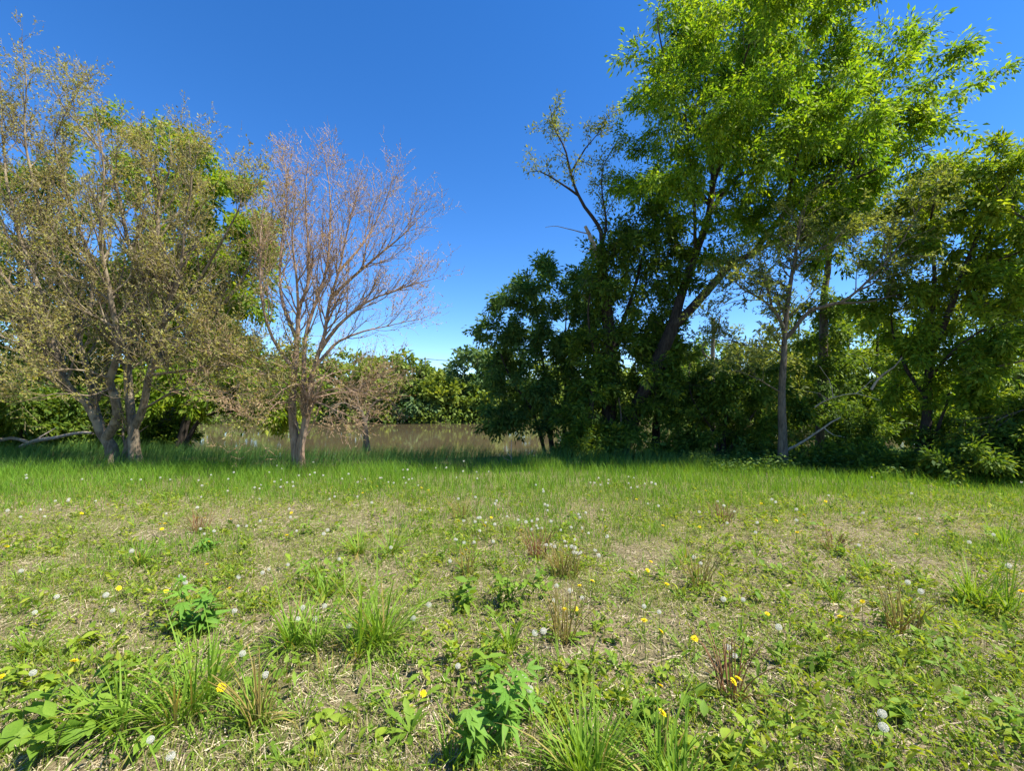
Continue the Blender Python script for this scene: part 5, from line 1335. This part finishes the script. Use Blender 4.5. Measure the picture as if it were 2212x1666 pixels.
ORD = ["nearest", "second closest", "third closest", "fourth closest", "fifth closest", "sixth closest", "seventh closest", "eighth closest", "ninth closest", "tenth closest"]
NTH = "first second third fourth fifth sixth seventh eighth ninth tenth eleventh twelfth thirteenth fourteenth fifteenth sixteenth seventeenth eighteenth nineteenth".split()
NTH += [t + ("ieth" if i == 0 else "y-" + NTH[i - 1]) for t in ("twent", "thirt", "fort", "fift") for i in range(10)]
ORD = ["nearest"] + [n_ + " closest" for n_ in NTH[1:]]
LXY = np.array([(a, b) for a, b, _ in LAND])
def describe(points, noun, region_noun, near_limit):
    """labels: near flowers by the plant they stand beside, the small far ones by the stretch of grass they share"""
    labels, groups = [None] * len(points), [None] * len(points)
    own = {}
    for i, p in enumerate(points):
        if p[1] < near_limit:
            d = np.hypot(*(LXY - p[:2]).T)
            k = int(np.argmin(d)); side = "left" if p[0] < LXY[k, 0] else "right"
            own.setdefault((k, side), []).append((d[k], i))
            groups[i] = region_noun + " in the mown field"
        else:
            px = p[0] / p[1]
            where = ("before the multi-stemmed budding tree" if px < -.62 else "before the bare pinkish tree" if px < -.27 else "in the open before the water" if px < .05 else "before the great leaning tree" if px < .36 else "before the slender open tree" if px < .7 else "before the right-hand wood")
            groups[i] = region_noun + " " + where
            labels[i] = "small " + noun + " in the grass " + where
    for gr in set(groups):
        mem = sorted([i for i in range(len(points)) if groups[i] == gr and labels[i]], key=lambda i: points[i][0] / points[i][1])
        for q, i in enumerate(mem):
            labels[i] = f"small {noun} {gr[len(region_noun) + 1:]}, {NTH[q]} from the left"
    for (k, side), lst in own.items():
        lst.sort()
        for q, (_, i) in enumerate(lst):
            o = ORD[q]
            labels[i] = f"{noun} {o} to the {LAND[k][2]} on its {side}"
    return labels, groups
def dandelions(pix, kind):
    pts = []
    for px, py in pix:
        far_ = py < 1075
        z = gp.uniform(.22, .34) if far_ else gp.uniform(.14, .27)
        if kind == 'yellow': z *= .8
        p = gnd(px, py, z)
        pts.append(p)
    labels, groups = describe(pts, "white dandelion clock" if kind == 'clock' else "yellow dandelion flower", "dandelion clocks" if kind == 'clock' else "yellow dandelions", 5.6)
    for i, p in enumerate(pts):
        gz = float(ground_z(p[0], p[1]))
        h = p[2] - gz
        root = empty("dandelion_clock" if kind == 'clock' else "dandelion_flower", (p[0], p[1], gz), labels[i], "dandelion", groups[i], gp.uniform(0, 6.28))
        j = int(gp.integers(0, 3)); bend = (.02, .12, .28)[j]
        add("stalk", ST_DAND[j], root, (-bend * h, 0, -.01), None, (.26 if False else h * 1.0, .22, h + .01))
        root.children[0].scale = (h, .25, h + .01) if j else (.25, .25, h + .01)
        if kind == 'clock':
            r_ = gp.uniform(.0140, .0215)
            hd = add("seed_head", CL[int(gp.choice(3, p=[.45, .42, .13]))], root, (0, 0, h), (gp.uniform(-.3, .3), gp.uniform(-.3, .3), 0), (r_, r_, r_ * .95))
            add("seed_core", CORE, hd, (0, 0, 0), None, (.17, .17, .17))
        else:
            r_ = gp.uniform(.017, .023)
            hd = add("flower_head", FL[int(gp.integers(0, 2))], root, (0, 0, h), (gp.uniform(-.4, .9), gp.uniform(-.5, .5), 0), (r_, r_, r_ * .8))
            add("calyx", CUP, hd, (0, 0, -.15), None, (.3, .3, .42))
small_plants()
dandelions(CLOCKS, 'clock')
dandelions(YELLOW, 'yellow')

# ------------------------------------------------------------------ dead wood, sticks
def stick(name, label, pts, cat, mat, sides=8, rough=.12, group=None):
    b = pts[0][0][0].copy()
    global flare_set
    flare_set = set()
    o = add(name, trunk_mesh(name, [(P - b, R) for P, R in pts], mat, sides, rough), None, b)
    return tag(o, label, cat, group)
g1 = np.random.default_rng(110)
stick("fallen_branch", "long pale fallen branch lying beside the budding tree at left", [gl([(46, 966, 14.4), (75, 954, 14.2), (110, 947, 14), (158, 938, 13.6), (200, 936, 13.3)], .07, .035), gl([(75, 954, 14.2), (95, 940, 14.4), (120, 925, 14.6)], .03, .012)], "branch", M['bark_dead'])
stick("fallen_root", "short pale root end lying at the left edge behind the grass", [gl([(-10, 952, 14.6), (25, 948, 14.5), (55, 955, 14.4), (72, 962, 14.3)], .06, .04)], "branch", M['bark_dead'])
stick("dead_twig", "thin white dead twig sticking up from the shaded grass at centre", [gl([(1106, 1008, 11.6), (1105, 985, 11.6), (1105, 962, 11.6), (1104, 950, 11.6)], .013, .006), gl([(1105, 990, 11.6), (1094, 977, 11.55), (1086, 968, 11.5)], .009, .004), gl([(1105, 997, 11.6), (1092, 990, 11.5), (1085, 984, 11.45)], .008, .004)], "twig", M['bark_dead'], 5)
stick("dead_limb", "pale dead limb slanting up to the right from the slender tree's foot", [gl([(1702, 972, 11.5), (1740, 950, 11.3), (1780, 925, 11.1), (1816, 902, 11)], .035, .015), gl([(1780, 925, 11.1), (1800, 940, 10.9), (1825, 945, 10.8)], .015, .006)], "branch", M['bark_dead'])
stick("dead_limb", "pale dead limb reaching up among the shrubs left of the forked stems", [gl([(1882, 842, 11), (1905, 812, 10.9), (1930, 795, 10.8), (1949, 772, 10.7)], .03, .012), gl([(1905, 812, 10.9), (1880, 800, 10.8), (1860, 770, 10.7)], .014, .005)], "branch", M['bark_dead'])
stick("dead_bough", "dead pale twiggy bough arching out low right of the slender tree", [gl([(1760, 880, 11.2), (1800, 860, 10.9), (1850, 850, 10.7), (1900, 865, 10.6)], .02, .007), gl([(1800, 860, 10.9), (1790, 820, 10.8), (1770, 790, 10.7)], .012, .005), gl([(1850, 850, 10.7), (1880, 825, 10.6), (1900, 815, 10.5)], .01, .004), gl([(1790, 865, 11), (1770, 850, 10.8), (1740, 845, 10.6)], .01, .004)], "branch", M['bark_dead'], 6)
stick("hanging_vine", "thin bare vine hanging before the leaning trunk", [gl([(1338, 995, 13.5), (1338, 950, 13.5), (1341, 900, 13.5), (1336, 860, 13.6)], .022, .016), gl([(1340, 955, 13.5), (1352, 975, 13.4), (1360, 995, 13.3)], .014, .012)], "vine", M['bark_mid'], 6)
def lying(px0, py0, px1, py1, r, label):
    a = gnd(px0, py0); b = gnd(px1, py1)
    P = np.array([a, a * .6 + b * .4, b]); P[1] += gp.normal(0, .02, 3)
    P = resample(P, .06, .003, gp)
    P[:, 2] = ground_z(P[:, 0], P[:, 1]) + r + .012
    b0 = P[0].copy(); global flare_set; flare_set = set()
    tag(add("dry_stick", trunk_mesh("dry_stick", [(P - b0, np.linspace(r, r * .6, len(P)))], M['straw_stick'], 6, .1), None, b0), label, "stick", "dry sticks on the mown field")
M['straw_stick'] = bark_mat('dry_stick_bark', (0.26, 0.19, 0.12), (0.50, 0.41, 0.28), scale=30)
for s in [(1760, 1476, 1870, 1512, .006, "long dry stem lying across the lower right field"), (1885, 1535, 1975, 1540, .008, "pale broken stick lower right below the long dry stem"), (2010, 1600, 2100, 1578, .006, "two-foot pale stem in the bottom right straw"), (1960, 1590, 2060, 1625, .005, "thin pale stem crossing toward the bottom right corner"),
          (640, 1650, 720, 1600, .006, "brown stick at the bottom edge left of centre"), (100, 1388, 50, 1370, .005, "short pale stick at the left edge"), (215, 1450, 248, 1478, .006, "pale forked straw left of the widest grass clump"), (1120, 1460, 1165, 1475, .005, "short brown stick right of the narrow-leaved weed"), (2100, 1240, 2180, 1228, .006, "dry curved stem right of the dense spiky tuft"), (1280, 1290, 1340, 1300, .006, "dry stem right of the bushy weed"), (430, 1265, 465, 1290, .005, "bent straw stem above the tall lobed weed"), (1320, 1495, 1380, 1520, .007, "brown stick left of the big yellow dandelion")]:
    lying(*s)

# ------------------------------------------------------------------ utility pole far behind the river
pb = at(918, base_px(918, 130), 130)
top_z = at(918, 772, 130)[2]
r = empty("utility_pole", pb, "thin far-off utility pole rising above the far-bank trees", "pole")
M['pole_wood'] = bark_mat('pole_wood', (0.20, 0.17, 0.14), (0.34, 0.30, 0.26), scale=4)
V, Fq = tube_batch(np.array([[(0, 0, 0), (0, 0, (top_z - pb[2]) * .5), (0, 0, top_z - pb[2])]], float), np.array([[.24, .21, .17]]), 8)
add("post", mesh_np("post", V, [Fq], M['pole_wood'], True), r)
for dz, ln in ((-.5, 1.3), (-1.6, 1.0)):
    V, Fq = tube_batch(np.array([[(-ln, 0, 0), (0, 0, 0), (ln, 0, 0)]], float), np.array([[.09, .09, .09]]), 4)
    add("crossarm", mesh_np("crossarm", V, [Fq], M['pole_wood']), r, (0, .2, top_z - pb[2] + dz))
for q, dx in enumerate((-1.2, 0.0, 1.2)):
    t = np.linspace(-1, 1, 41)
    P = np.stack([pb[0] + dx + t * 95, pb[1] + .2 + t * 22, top_z - .45 - (1 - (np.abs(t * 2) % 1 * 2 - 1) ** 2) * .9], 1)
    V, Fq = tube_batch(P[None], np.full((1, 41), .03), 4)
    b0 = P[0].copy()
    tag(add("power_line", mesh_np("power_line", V - b0, [Fq], M['twig_dark']), None, b0), ["power line strung left of the others from the far pole", "middle power line strung from the far pole", "power line strung right of the others from the far pole"][q], "wire", "power lines at the far pole")
